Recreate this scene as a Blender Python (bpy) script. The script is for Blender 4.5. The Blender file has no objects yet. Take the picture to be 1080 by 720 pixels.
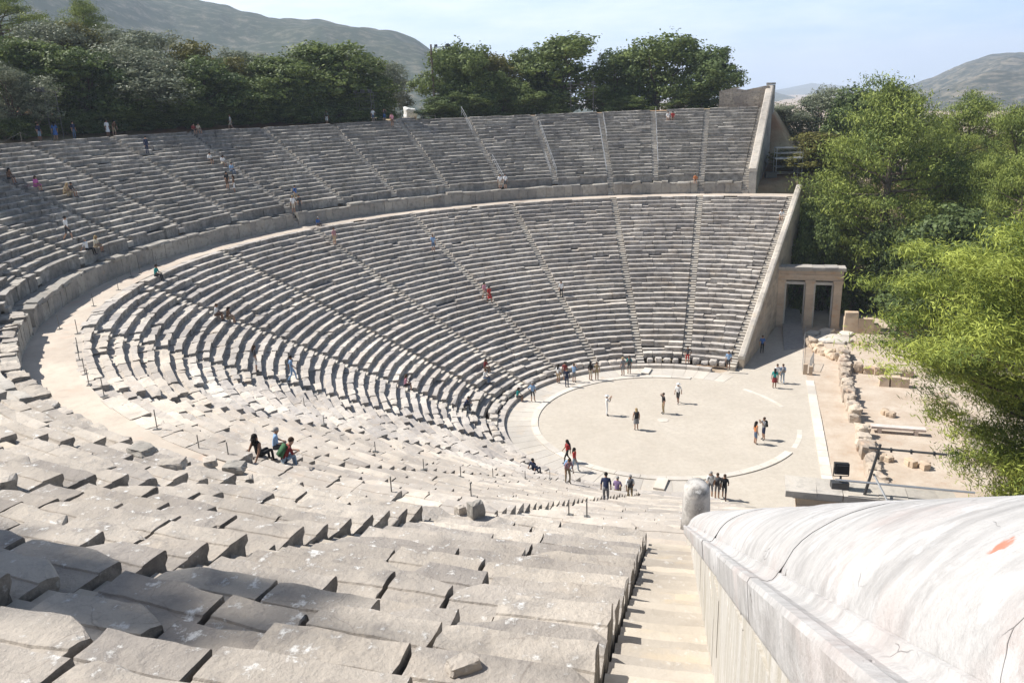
import bpy, bmesh, math, random
import numpy as np
from mathutils import Vector, Matrix
random.seed(7)
RNG = np.random.default_rng(7)
scene = bpy.context.scene
COL = scene.collection
PI = math.pi
def rad(a): return a * PI / 180.0

# ------------------------------------------------------------------ camera
CAM = np.array([-3.363, -57.427, 23.955]); YAW, PITCH, ROLL, FPX = -8.051, -16.942, -2.19, 834.951
def _axes():
    y, p, r = rad(YAW), rad(PITCH), rad(ROLL)
    F = np.array([math.sin(y)*math.cos(p), math.cos(y)*math.cos(p), math.sin(p)])
    R = np.array([math.cos(y), -math.sin(y), 0.0])
    U = np.cross(R, F)
    return R*math.cos(r)+U*math.sin(r), -R*math.sin(r)+U*math.cos(r), F
CR, CU, CF = _axes()
def ray(x, y):
    v = CF + CR*(x-540)/FPX - CU*(y-360)/FPX
    return v/np.linalg.norm(v)
cam_d = bpy.data.cameras.new('camera'); cam = bpy.data.objects.new('camera', cam_d); COL.objects.link(cam)
cam_d.sensor_width = 36.0; cam_d.lens = FPX/1080*36.0; cam_d.clip_start = 0.05; cam_d.clip_end = 30000
m = Matrix(((CR[0], CU[0], -CF[0], CAM[0]), (CR[1], CU[1], -CF[1], CAM[1]), (CR[2], CU[2], -CF[2], CAM[2]), (0, 0, 0, 1)))
cam.matrix_world = m
scene.camera = cam

# ------------------------------------------------------------------ theatre geometry
T0, DK, D2, DEL = 58.986, 18.621, 13.617, 4.346
D2N = 13.317
T2 = T0 + 2*DK; T10 = T2 + 8*DK
RLB, ZLB, RLT, ZLT, NL = 13.636, 0.785, 38.0, 12.66, 34
RW, ZW, RUB, ZUB, RUT, NU = 40.336, 13.9, 41.47, 14.54, 56.9, 21
DL = (RLT-RLB)/NL; HL = (ZLT-ZLB)/NL
DU = (RUT-RUB)/NU; HU = (22.09-ZUB)/NU
CFAR = -DEL*np.array([math.cos(rad(T2)), math.sin(rad(T2))])
CNEAR = -DEL*np.array([math.cos(rad(T10)), math.sin(rad(T10))])
AX = np.array([math.cos(rad(-9.3)), math.sin(rad(-9.3))]); BX = np.array([-AX[1], AX[0]])
def W(a, b, z=0.0):
    q = a*AX + b*BX
    return (q[0], q[1], z)
def circ(k):
    """centre, radius offset and angle (radians) of the stair line k"""
    if k < 2: return CFAR, DEL, rad(T2-(2-k)*D2)
    if k <= 10: return np.zeros(2), 0.0, rad(T2+(k-2)*DK)
    return CNEAR, DEL, rad(T10+(k-10)*D2N)
def polar(R, k, z):
    c, d, a = circ(k)
    return np.array([c[0]+(R+d)*math.cos(a), c[1]+(R+d)*math.sin(a), z])
def frame(k):
    c, d, a = circ(k)
    u = np.array([math.cos(a), math.sin(a)]); v = np.array([-math.sin(a), math.cos(a)])   # v: towards larger k
    return c, d, u, v
def inv(x, y):
    """(k, R) of plan points (arrays)"""
    x = np.asarray(x, float); y = np.asarray(y, float)
    t = np.degrees(np.arctan2(y, x)) % 360
    k0 = 2+(t-T2)/DK; R0 = np.hypot(x, y)
    xf, yf = x-CFAR[0], y-CFAR[1]; tf = np.degrees(np.arctan2(yf, xf))
    kf = 2-(T2-tf)/D2; Rf = np.hypot(xf, yf)-DEL
    xn, yn = x-CNEAR[0], y-CNEAR[1]; tn = np.degrees(np.arctan2(yn, xn)) % 360
    kn = 10+(tn-T10)/D2N; Rn = np.hypot(xn, yn)-DEL
    far = (k0 < 2) | ((k0 > 10) & (x*BX[0]+y*BX[1] > 0)); near = (k0 > 10) & ~far
    # behind the stage side use side of the axis
    k = np.where(far, kf, np.where(near, kn, k0)); R = np.where(far, Rf, np.where(near, Rn, R0))
    return k, R
def sm(e0, e1, x):
    t = np.clip((np.asarray(x, float)-e0)/(e1-e0), 0, 1)
    return t*t*(3-2*t)
def zlow(r): return ZLB+(r+0.6)*HL
def zup(r, k): return ZUB+(r+0.6)*HU-0.04*max(0.0, (r*DU-0.5))*float(sm(9.3, 10.8, k))

# ------------------------------------------------------------------ noise
def _hash(ix, iy, iz, s):
    h = (ix*374761393+iy*668265263+iz*2147483647+s*974634777) & 0xffffffff
    h = ((h ^ (h >> 13))*1274126177) & 0xffffffff
    return ((h ^ (h >> 16)) & 0xffff)/65535.0
def vnoise(P, s=0):
    P = np.asarray(P, float); I = np.floor(P).astype(np.int64); f = P-I; f = f*f*(3-2*f)
    out = 0
    for dx in (0, 1):
        wx = f[:, 0] if dx else 1-f[:, 0]
        for dy in (0, 1):
            wy = f[:, 1] if dy else 1-f[:, 1]
            for dz in (0, 1):
                wz = f[:, 2] if dz else 1-f[:, 2]
                out = out+wx*wy*wz*_hash(I[:, 0]+dx, I[:, 1]+dy, I[:, 2]+dz, s)
    return out*2-1
def fbm(P, s=0, o=3):
    P = np.asarray(P, float); r = 0; a = 1
    for i in range(o):
        r = r+a*vnoise(P*(2**i)+i*17.3, s+i); a *= .5
    return r

# ------------------------------------------------------------------ materials
def nm(name):
    M = bpy.data.materials.new(name); M.use_nodes = True
    nt = M.node_tree; b = nt.nodes['Principled BSDF']
    return M, nt, b
class N:
    def __init__(s, nt): s.nt = nt
    def new(s, t, **kw):
        n = s.nt.nodes.new(t)
        for k, v in kw.items(): setattr(n, k, v)
        return n
    def link(s, a, b): s.nt.links.new(a, b)
    def pos(s): return s.new('ShaderNodeNewGeometry').outputs['Position']
    def noise(s, scale, detail=4, rough=.55, vec=None, sc=None):
        n = s.new('ShaderNodeTexNoise'); n.inputs['Scale'].default_value = scale
        n.inputs['Detail'].default_value = detail; n.inputs['Roughness'].default_value = rough
        v = vec if vec is not None else s.pos()
        if sc:
            mp = s.new('ShaderNodeMapping'); mp.inputs['Scale'].default_value = sc; s.link(v, mp.inputs['Vector']); v = mp.outputs[0]
        s.link(v, n.inputs['Vector'])
        return n.outputs['Fac']
    def ramp(s, fac, stops):
        r = s.new('ShaderNodeValToRGB'); e = r.color_ramp.elements
        while len(e) < len(stops): e.new(.5)
        for i, (p, c) in enumerate(stops):
            e[i].position = p; e[i].color = (*c, 1) if len(c) == 3 else c
        s.link(fac, r.inputs['Fac']); return r.outputs['Color']
    def step(s, fac, lo, hi):
        r = s.new('ShaderNodeMapRange'); r.inputs['From Min'].default_value = lo; r.inputs['From Max'].default_value = hi
        s.link(fac, r.inputs['Value']); return r.outputs['Result']
    def mix(s, fac, a, b, mode='MIX'):
        n = s.new('ShaderNodeMix', data_type='RGBA', blend_type=mode)
        if isinstance(fac, (int, float)): n.inputs[0].default_value = fac
        else: s.link(fac, n.inputs[0])
        for i, v in ((6, a), (7, b)):
            if isinstance(v, tuple): n.inputs[i].default_value = (*v, 1) if len(v) == 3 else v
            else: s.link(v, n.inputs[i])
        return n.outputs[2]
    def math(s, op, a, b=None):
        n = s.new('ShaderNodeMath', operation=op)
        for i, v in ((0, a), (1, b)):
            if v is None: continue
            if isinstance(v, (int, float)): n.inputs[i].default_value = v
            else: s.link(v, n.inputs[i])
        return n.outputs[0]
    def attr(s, name):
        return s.new('ShaderNodeAttribute', attribute_name=name).outputs['Fac']
    def bump(s, h, dist, strength, target):
        b = s.new('ShaderNodeBump'); b.inputs['Distance'].default_value = dist; b.inputs['Strength'].default_value = strength
        s.link(h, b.inputs['Height']); s.link(b.outputs[0], target)
def stone(name, c1, c2, dark=(.10, .095, .09), dark_amt=.5, white_amt=.5, scale=1.0, tint=True, crack=0.0, warm=(.52, .40, .27), warm_amt=.4, bump=.012, rough=.9, crust_shade=0.0):
    M, nt, b = nm(name); n = N(nt)
    big = n.noise(.35*scale, 4); c = n.ramp(big, [(.35, c1), (.65, c2)])
    spk = n.noise(38*scale, 4, .75)
    c = n.mix(n.math('MULTIPLY', n.step(spk, .52, .72), dark_amt*.45), c, tuple(x*.55 for x in c1))
    lf = n.step(n.noise(.12, 4, .6), .35, .65); c = n.mix(lf, n.mix(1.0, c, (.84, .83, .82), 'MULTIPLY'), n.mix(1.0, c, (1.09, 1.08, 1.06), 'MULTIPLY'))
    if tint:
        t = n.attr('tint')
        c = n.mix(n.step(t, 0, 1), n.mix(1.0, c, (.72, .72, .74), 'MULTIPLY'), n.mix(1.0, c, (1.16, 1.14, 1.10), 'MULTIPLY'))
    w = n.step(n.noise(.9*scale, 5, .6, sc=(1, 1, 1.7)), .56, .72)
    c = n.mix(n.math('MULTIPLY', w, warm_amt), c, warm)
    mid = n.noise(2.3*scale, 6, .65)
    c = n.mix(n.math('MULTIPLY', n.step(mid, .50, .68), dark_amt), c, dark)
    fine = n.noise(9*scale, 6, .7)
    c = n.mix(n.math('MULTIPLY', n.step(fine, .55, .75), dark_amt*.6), c, dark)
    wl = n.noise(4.6*scale, 9, .72)
    c = n.mix(n.math('MULTIPLY', n.step(wl, .58, .66), white_amt), c, (.80, .78, .74))
    if crust_shade > 0:      # lichen, with extra shade contrast painted on fronts and ends nobody sits or walks on
        un = n.math('SUBTRACT', 1.0, n.attr('worn'))  # worn marks the treads; all other faces take lichen and painted shade
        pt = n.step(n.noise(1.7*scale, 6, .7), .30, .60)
        c = n.mix(n.math('MULTIPLY', n.math('MULTIPLY', un, pt), crust_shade), c, (.085, .08, .075))
    if crack > 0:
        v = n.new('ShaderNodeTexVoronoi', feature='DISTANCE_TO_EDGE'); v.inputs['Scale'].default_value = 1.3*scale
        mp = n.new('ShaderNodeMix', data_type='VECTOR'); mp.inputs[0].default_value = .25
        nn = n.new('ShaderNodeTexNoise'); nn.inputs['Scale'].default_value = 2.0; n.link(n.pos(), nn.inputs['Vector'])
        n.link(n.pos(), mp.inputs[4]); n.link(nn.outputs['Color'], mp.inputs[5]); n.link(mp.outputs[1], v.inputs['Vector'])
        k = n.step(v.outputs['Distance'], .012, .0)
        k = n.math('MULTIPLY', k, n.step(n.noise(1.1, 3), .48, .56))
        c = n.mix(n.math('MULTIPLY', k, crack), c, (.17, .14, .12))
    n.link(c, b.inputs['Base Color']); b.inputs['Roughness'].default_value = rough
    b.inputs['Specular IOR Level'].default_value = .25
    h = n.math('ADD', n.noise(14*scale, 8, .7), n.math('MULTIPLY', mid, 1.5))
    n.bump(h, bump, .8, b.inputs['Normal'])
    return M
def plain(name, col, rough=.7, metal=0.0, var=.12, scale=3.0, bump=0):
    M, nt, b = nm(name); n = N(nt)
    f = n.noise(scale, 5, .6)
    lo = tuple(max(0, x*(1-var)) for x in col); hi = tuple(min(1, x*(1+var)) for x in col)
    n.link(n.ramp(f, [(.3, lo), (.7, hi)]), b.inputs['Base Color'])
    b.inputs['Roughness'].default_value = rough; b.inputs['Metallic'].default_value = metal
    if metal == 0: b.inputs['Specular IOR Level'].default_value = .3
    if bump: n.bump(n.noise(scale*4, 6, .65), bump, .8, b.inputs['Normal'])
    return M
M_low = stone('limestone_lower', (.50, .46, .42), (.60, .565, .525), dark_amt=.42, white_amt=.35, crust_shade=.62)
M_up = stone('limestone_upper', (.36, .34, .31), (.48, .455, .42), dark_amt=.5, white_amt=.35, crust_shade=.62, warm_amt=.15)
M_near = stone('limestone_near', (.42, .38, .335), (.57, .52, .46), dark=(.19, .175, .165), dark_amt=.62, white_amt=.8, crust_shade=.75, warm=(.54, .46, .37), warm_amt=.45, bump=.04, crack=.35)
M_nearlow = stone('limestone_near_lower', (.465, .42, .37), (.585, .535, .475), dark=(.24, .22, .20), dark_amt=.40, white_amt=.6, crust_shade=.75, warm=(.55, .45, .36), warm_amt=.5, bump=.015, crack=.3)
M_step = stone('stair_stone', (.445, .40, .34), (.555, .505, .435), dark=(.26, .225, .18), dark_amt=.3, white_amt=.35, warm=(.60, .46, .28), warm_amt=.5, tint=True, bump=.012)
M_stepf = stone('stair_stone_weathered', (.50, .465, .415), (.60, .565, .51), dark_amt=.25, white_amt=.3, crust_shade=.4)
M_stepup = stone('stair_stone_upper', (.46, .435, .395), (.56, .53, .485), dark_amt=.3, white_amt=.3, crust_shade=.4)
M_diaz = stone('podium_stone', (.30, .285, .26), (.40, .38, .345), dark_amt=.55, white_amt=.25, warm=(.40, .31, .22), warm_amt=.4, scale=1.2)
M_dfloor = stone('walkway_paving', (.50, .43, .36), (.58, .51, .43), dark=(.33, .27, .22), dark_amt=.3, white_amt=.2, tint=False, warm=(.56, .40, .31), warm_amt=.7)
M_wallw = stone('coping_marble', (.70, .67, .645), (.80, .775, .755), dark=(.40, .37, .35), dark_amt=.30, white_amt=.5, warm=(.66, .56, .50), warm_amt=.45, tint=False, crack=.75, bump=.014, rough=.75, scale=1.2)
M_wallb = stone('wall_block_stone', (.62, .57, .48), (.74, .69, .60), dark=(.42, .37, .30), dark_amt=.35, white_amt=.5, warm=(.62, .52, .36), warm_amt=.6)
M_anal = stone('analemma_stone', (.42, .36, .29), (.53, .46, .375), dark=(.18, .155, .13), dark_amt=.45, white_amt=.15, warm=(.46, .33, .21), warm_amt=.6)
M_analup = stone('upper_analemma_stone', (.33, .32, .30), (.43, .415, .385), dark_amt=.45, white_amt=.2, warm_amt=.2)
M_backwall = stone('back_wall_stone', (.30, .26, .22), (.42, .37, .31), dark=(.10, .09, .08), dark_amt=.8, white_amt=.15, scale=1.6)
M_gate = stone('gateway_stone', (.54, .42, .31), (.64, .53, .41), dark=(.25, .20, .16), dark_amt=.3, white_amt=.15, warm=(.50, .31, .18), warm_amt=.7)
M_ruin = stone('ruin_stone', (.44, .37, .30), (.57, .50, .42), dark=(.25, .2, .16), dark_amt=.4, white_amt=.35, warm=(.55, .37, .25), warm_amt=.6)
M_ring = stone('ring_stone', (.60, .56, .50), (.68, .64, .58), dark=(.35, .32, .28), dark_amt=.2, white_amt=.2, tint=True)
M_pave = stone('paving_stone', (.52, .485, .435), (.60, .565, .51), dark=(.38, .35, .31), dark_amt=.25, white_amt=.3, tint=True)
M_rust = plain('rough_retaining_stone', (.34, .28, .22), .95, var=.4, scale=1.2, bump=.2)
M_sand = None
def sand():
    M, nt, b = nm('orchestra_sand'); n = N(nt)
    c = n.ramp(n.noise(.25, 5, .6), [(.3, (.46, .41, .345)), (.7, (.53, .48, .41))])
    c = n.mix(n.math('MULTIPLY', n.step(n.noise(1.1, 6, .7), .45, .7), .35), c, (.62, .56, .47))
    c = n.mix(n.math('MULTIPLY', n.step(n.noise(3.2, 6, .75), .46, .70), .55), c, (.39, .335, .27))
    c = n.mix(n.math('MULTIPLY', n.step(n.noise(25, 3, .7), .5, .8), .3), c, (.42, .37, .30))
    n.link(c, b.inputs['Base Color']); b.inputs['Roughness'].default_value = .95; b.inputs['Specular IOR Level'].default_value = .1
    n.bump(n.noise(20, 6, .7), .01, .7, b.inputs['Normal']); return M
M_sand = sand()
def ground_mat():
    M, nt, b = nm('hill_ground'); n = N(nt)
    red = n.ramp(n.noise(.3, 6, .65), [(.3, (.20, .115, .07)), (.55, (.30, .18, .11)), (.75, (.40, .30, .20))])
    dry = n.ramp(n.noise(.9, 6, .65), [(.3, (.30, .24, .155)), (.7, (.44, .37, .25))])
    c = n.mix(n.step(n.noise(.11, 5, .6), .42, .58), red, dry)
    grass = n.math('MULTIPLY', n.step(n.noise(1.7, 6, .7), .55, .68), .6)
    c = n.mix(grass, c, (.11, .12, .05))
    bare = n.attr('bare')
    pale = n.ramp(n.noise(.5, 6, .7), [(.3, (.43, .34, .26)), (.5, (.50, .415, .33)), (.7, (.57, .495, .41))])
    pale = n.mix(n.math('MULTIPLY', n.step(n.noise(1.4, 6, .7), .55, .7), .55), pale, (.42, .28, .20))
    c = n.mix(bare, c, pale)
    n.link(c, b.inputs['Base Color']); b.inputs['Roughness'].default_value = .97; b.inputs['Specular IOR Level'].default_value = .1
    n.bump(n.noise(5, 8, .7), .06, .8, b.inputs['Normal']); return M
M_ground = ground_mat()
def hill_mat(name, veg, rock, field, sc, thr=.5, fieldamt=0.0):
    M, nt, b = nm(name); n = N(nt)
    c = n.ramp(n.noise(sc, 8, .72), [(thr-.08, veg), (thr+.02, tuple(.5*(a+d) for a, d in zip(veg, rock))), (thr+.12, rock)])
    c = n.mix(n.math('MULTIPLY', n.step(n.noise(sc*6, 6, .7), .48, .6), .7), c, veg)
    if fieldamt:
        c = n.mix(n.math('MULTIPLY', n.step(n.noise(sc*.6, 4, .6, sc=(1, 1, 4)), .5, .6), fieldamt), c, field)
    n.link(c, b.inputs['Base Color']); b.inputs['Roughness'].default_value = 1.0; b.inputs['Specular IOR Level'].default_value = 0
    return M
M_hillL = hill_mat('mountain_scrub', (.055, .07, .05), (.22, .20, .155), (.3, .25, .17), .06, .56)
M_hillR = hill_mat('hill_scrub', (.042, .052, .042), (.22, .19, .15), (.36, .30, .22), .05, .56, .3)
def leaf(name, c1, c2, trans=.25, rough=.6):
    M, nt, b = nm(name); n = N(nt)
    t = n.attr('tint'); c = n.ramp(t, [(0, c1), (1, c2)])
    n.link(c, b.inputs['Base Color']); b.inputs['Roughness'].default_value = rough; b.inputs['Specular IOR Level'].default_value = .25
    tr = n.new('ShaderNodeBsdfTranslucent'); n.link(c, tr.inputs['Color'])
    mx = n.new('ShaderNodeMixShader'); mx.inputs[0].default_value = trans
    out = nt.nodes['Material Output']
    n.link(b.outputs[0], mx.inputs[1]); n.link(tr.outputs[0], mx.inputs[2]); n.link(mx.outputs[0], out.inputs['Surface'])
    return M
L_oak = leaf('oak_leaves', (.065, .095, .03), (.235, .29, .085))
L_olive = leaf('olive_leaves', (.11, .13, .08), (.30, .32, .21), .2)
L_pine = leaf('pine_needles', (.075, .115, .026), (.34, .39, .085), .18)
L_pine_near = leaf('pine_needles_near', (.10, .145, .03), (.48, .53, .10), .22)
L_dark = leaf('dark_evergreen_leaves', (.055, .085, .03), (.19, .245, .08))
L_yel = leaf('yellowing_leaves', (.10, .10, .025), (.24, .22, .06))
L_dry = leaf('dry_needles', (.16, .09, .04), (.30, .19, .09))
M_bark = plain('bark', (.13, .10, .075), .95, var=.4, scale=4, bump=.05)
M_steel = plain('galvanised_steel', (.45, .46, .47), .45, .6)
M_dsteel = plain('dark_painted_steel', (.07, .072, .075), .5, .3)
M_post = plain('weathered_steel_post', (.17, .165, .155), .6, .3)
M_black = plain('black_plastic', (.02, .02, .022), .5)
M_wood = plain('weathered_wood', (.26, .20, .14), .9, var=.3, scale=5)
M_tarp = plain('white_tarpaulin', (.78, .78, .76), .8)
M_glass = plain('lamp_glass', (.05, .055, .06), .1)
M_board = plain('pinkish_board', (.62, .53, .48), .85)

# ------------------------------------------------------------------ mesh helpers
def link(o): COL.objects.link(o); return o
def build(name, V, Fc, mats, parent=None, tint=None, midx=None, smooth=False, attr='tint', worn=None):
    me = bpy.data.meshes.new(name)
    me.from_pydata([tuple(v) for v in V], [], [tuple(f) for f in Fc])
    for mm in (mats if isinstance(mats, (list, tuple)) else [mats]): me.materials.append(mm)
    if tint is not None:
        a = me.attributes.new(attr, 'FLOAT', 'FACE'); a.data.foreach_set('value', np.asarray(tint, np.float32))
    if worn is not None:
        a = me.attributes.new('worn', 'FLOAT', 'FACE'); a.data.foreach_set('value', np.asarray(worn, np.float32))  # treads kept free of the lichen and painted shade
    if midx is not None: me.polygons.foreach_set('material_index', np.asarray(midx, np.int32))
    if smooth: me.polygons.foreach_set('use_smooth', np.ones(len(me.polygons), bool))
    me.update()
    o = bpy.data.objects.new(name, me); link(o)
    if parent: o.parent = parent
    return o
class MB:
    def __init__(s): s.V = []; s.F = []; s.T = []; s.M = []; s.Wn = []
    def add(s, V, F, t=.5, mi=0, w=None):
        o = len(s.V); s.V.extend([tuple(v) for v in V])
        for f in F: s.F.append(tuple(i+o for i in f)); s.T.append(t); s.M.append(mi)
        s.Wn.extend(w if w is not None else [1.0]*len(F))
    def box(s, c, size, rz=0, t=.5, mi=0, jit=0, tilt=(0, 0)):
        sx, sy, sz = (x/2 for x in size)
        P = np.array([(x, y, z) for x in (-sx, sx) for y in (-sy, sy) for z in (-sz, sz)])
        if jit: P = P+RNG.uniform(-jit, jit, P.shape)
        Mr = np.array(Matrix.Rotation(rz, 3, 'Z') @ Matrix.Rotation(tilt[0], 3, 'X') @ Matrix.Rotation(tilt[1], 3, 'Y'))
        P = P @ Mr.T+np.asarray(c)
        s.add(P, [(0, 1, 3, 2), (4, 6, 7, 5), (0, 4, 5, 1), (2, 3, 7, 6), (0, 2, 6, 4), (1, 5, 7, 3)], t, mi)
    def tube(s, a, b, r0, r1=None, n=6, t=.5, mi=0, cap=True):
        r1 = r0 if r1 is None else r1
        a = np.asarray(a, float); b = np.asarray(b, float); d = b-a; L = np.linalg.norm(d)
        if L < 1e-6: return
        d /= L; e = np.cross(d, (0, 0, 1) if abs(d[2]) < .9 else (1, 0, 0)); e /= np.linalg.norm(e); g = np.cross(d, e)
        V = []
        for p, r in ((a, r0), (b, r1)):
            for i in range(n):
                th = 2*PI*i/n; V.append(p+r*(math.cos(th)*e+math.sin(th)*g))
        F = [(i, (i+1) % n, n+(i+1) % n, n+i) for i in range(n)]
        if cap: F += [tuple(range(n))[::-1], tuple(range(n, 2*n))]
        s.add(V, F, t, mi)
    def path(s, pts, r, n=6, t=.5, mi=0):
        for p, q in zip(pts[:-1], pts[1:]): s.tube(p, q, r, r, n, t, mi)
    def rock(s, c, size, rz=0, seed=0, sub=2, amp=.22, t=.5, mi=0):
        bm = bmesh.new(); bmesh.ops.create_cube(bm, size=2.0)
        bmesh.ops.subdivide_edges(bm, edges=bm.edges[:], cuts=sub*2, use_grid_fill=True)
        P = np.array([v.co[:] for v in bm.verts]); Fc = [tuple(v.index for v in f.verts) for f in bm.faces]; bm.free()
        L = np.linalg.norm(P, axis=1)[:, None]; P = .62*P+.38*P/L*1.25
        P = P*(1+amp*fbm(P*1.1+seed*7.7, seed, 3)[:, None])
        P = P*np.asarray(size)/2.0
        Mr = np.array(Matrix.Rotation(rz, 3, 'Z'))
        s.add(P @ Mr.T+np.asarray(c), Fc, t, mi)
    def out(s, name, mats, parent=None, smooth=False):
        return build(name, s.V, s.F, mats, parent, s.T, s.M if isinstance(mats, (list, tuple)) and len(mats) > 1 else None, smooth, worn=s.Wn)
def tag(o, label, cat, group=None):
    o['label'] = label; o['category'] = cat
    if group: o['group'] = group
    return o
def struct(o, kind='structure'):
    o['kind'] = kind; return o
def empty(name, loc, label, cat, group=None, rz=0):
    o = bpy.data.objects.new(name, None); link(o); o.location = tuple(float(x) for x in loc); o.rotation_euler = (0, 0, rz)
    o.empty_display_size = .3
    return tag(o, label, cat, group)
def put(o, root):
    """parent o (mesh in world coordinates) under an empty keeping its place"""
    o.parent = root
    o.matrix_parent_inverse = (Matrix.Translation(root.location) @ root.rotation_euler.to_matrix().to_4x4()).inverted()
    return o
ORD = ['first', 'second', 'third', 'fourth', 'fifth', 'sixth', 'seventh', 'eighth', 'ninth', 'tenth', 'eleventh', 'twelfth', 'thirteenth',
       'fourteenth', 'fifteenth', 'sixteenth', 'seventeenth', 'eighteenth', 'nineteenth', 'twentieth', 'twenty first', 'twenty second', 'twenty third']
# ------------------------------------------------------------------ ground
def gz(x, y):
    x = np.asarray(x, float); y = np.asarray(y, float)
    k, R = inv(x, y); a = x*AX[0]+y*AX[1]; b = x*BX[0]+y*BX[1]; ab = np.abs(b); R0 = np.hypot(x, y)
    kk = np.minimum(k, 12-k)                                    # mirrored: 0 at the end walls, 6 on the axis
    # low ground on the stage side
    low = 6.5*sm(36, 54, ab)*(1-.7*sm(25, 70, a))-3.5*sm(22, 60, a)
    low = low+.9*sm(45, 160, ab)*fbm(np.stack([x*.05, y*.05, 0*x], 1).reshape(-1, 3), 5).reshape(x.shape)*2
    # plateau outside the upper end walls
    e = np.full(x.shape, 1e3); Rl = R
    for s, kw in ((-1, .5), (1, 11.5)):
        c, d, u, v = frame(kw)
        lat = ((x-c[0])*v[0]+(y-c[1])*v[1])*s; al = (x-c[0])*u[0]+(y-c[1])*u[1]-d
        use = (b > 0) if s < 0 else (b <= 0)
        e = np.where(use, lat, e); Rl = np.where(use, al, Rl)
    nz_ = fbm(np.stack([x*.35, y*.35, 0*x], 1).reshape(-1, 3) if x.ndim == 1 else np.stack([x.reshape(-1)*.35, y.reshape(-1)*.35, 0*x.reshape(-1)], 1), 15).reshape(x.shape)
    sl_ = sm(0, 7, ab-36-.8*np.maximum(0, a-6)+.7*nz_)
    zp = (12.75+(Rl-40)*.10)*sl_
    plat = zp-.75*np.maximum(0, e-8.5+nz_)-.25*np.maximum(0, Rl-62)
    out = np.maximum(low, plat)
    # hill behind the top row
    slope = -.10+.34*sm(2.6, 4.6, kk)
    rise = np.clip(slope*np.maximum(0, R-61.5), -14, 15)
    hill = 21.8+rise+.35*sm(61, 66, R)*fbm(np.stack([x*.2, y*.2, 0*x], 1).reshape(-1, 3), 9).reshape(x.shape)
    w = sm(.15, .5, kk)*sm(56, 59, R)
    z = np.where(R > 58.5, out*(1-w)+hill*w, out)
    il = (kk > -.05) & (R < 39.4) & (R > 11)
    zin = np.where(R < 12.4, -.05, ZLB+(R-RLB)/(RLT-RLB)*(ZLT-ZLB)-1.1)
    zin = np.where(R > 36, np.minimum(zin, 11.8), zin)
    z = np.where(il, np.maximum(zin, -.05), z)
    iu = (kk > .47) & (R >= 38.9) & (R < 58.6)
    nearc = .04*np.maximum(0, R-42)*sm(9.3, 10.8, k)
    zu = np.where(R < 41.3, 12.2, ZUB+(R-RUB)/(RUT-RUB)*(22.09-ZUB)-1.0)-nearc
    zu = np.where(R > RUT+.4, 21.8-nearc*(R < 60), zu)
    z = np.where(iu, zu, z)
    z = np.where(R0 < 12.6, -.05, z)
    z = np.where((R0 > 140) & (R0 < 1e9), z-(z+6)*sm(140, 420, R0), z)
    return z
def gz1(x, y): return float(gz(np.array([x]), np.array([y]))[0])
def make_ground():
    rs = np.concatenate([np.linspace(0, 11.5, 8), np.arange(12, 72, .7), np.arange(72, 150, 3.0), np.geomspace(150, 9000, 34)])
    na = 760; th = np.linspace(0, 2*PI, na, endpoint=False)
    Rg, Tg = np.meshgrid(rs, th, indexing='ij'); X = Rg*np.cos(Tg); Y = Rg*np.sin(Tg)
    Z = gz(X, Y)
    V = np.stack([X, Y, Z], -1).reshape(-1, 3); nr = len(rs)
    i, j = np.meshgrid(np.arange(nr-1), np.arange(na), indexing='ij'); j2 = (j+1) % na
    F = np.stack([i*na+j, (i+1)*na+j, (i+1)*na+j2, i*na+j2], -1).reshape(-1, 4)
    fc = V[F].mean(1); a = fc[:, 0]*AX[0]+fc[:, 1]*AX[1]; b = fc[:, 0]*BX[0]+fc[:, 1]*BX[1]
    bare = sm(2, 5, a)*sm(44, 38, a)*sm(40, 36, np.abs(b)+.5*np.maximum(0, a-14))
    k, R = inv(fc[:, 0], fc[:, 1]); bare = np.maximum(bare, .35*(np.hypot(fc[:, 0], fc[:, 1]) > 200))
    
    o = build('ground', V, F.tolist(), M_ground, None, bare, smooth=True, attr='bare')
    return struct(o)
make_ground()

def ring(name, r0, r1, t0, t1, z0, z1, mat, nblk, smooth=False):
    """curved course of paving blocks about the orchestra centre (degrees)"""
    mb = MB(); step = (t1-t0)/nblk
    for i in range(nblk):
        a0 = rad(t0+i*step)+.016/ r1; a1 = rad(t0+(i+1)*step)-.016/r1
        ns = max(1, int((a1-a0)*r1/.5)); V = []; dz = RNG.uniform(-.004, .004)
        for j in range(ns+1):
            a = a0+(a1-a0)*j/ns
            for r, z in ((r0, z0), (r0, z1+dz), (r1, z1+dz), (r1, z0)): V.append((r*math.cos(a), r*math.sin(a), z))
        F = [(4*j+q, 4*j+(q+1) % 4, 4*j+4+(q+1) % 4, 4*j+4+q) for j in range(ns) for q in range(4)]
        F += [(3, 2, 1, 0), tuple(4*ns+q for q in range(4))]
        mb.add(V, F, RNG.uniform(.25, .75))
    return mb.out(name, mat)
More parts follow.
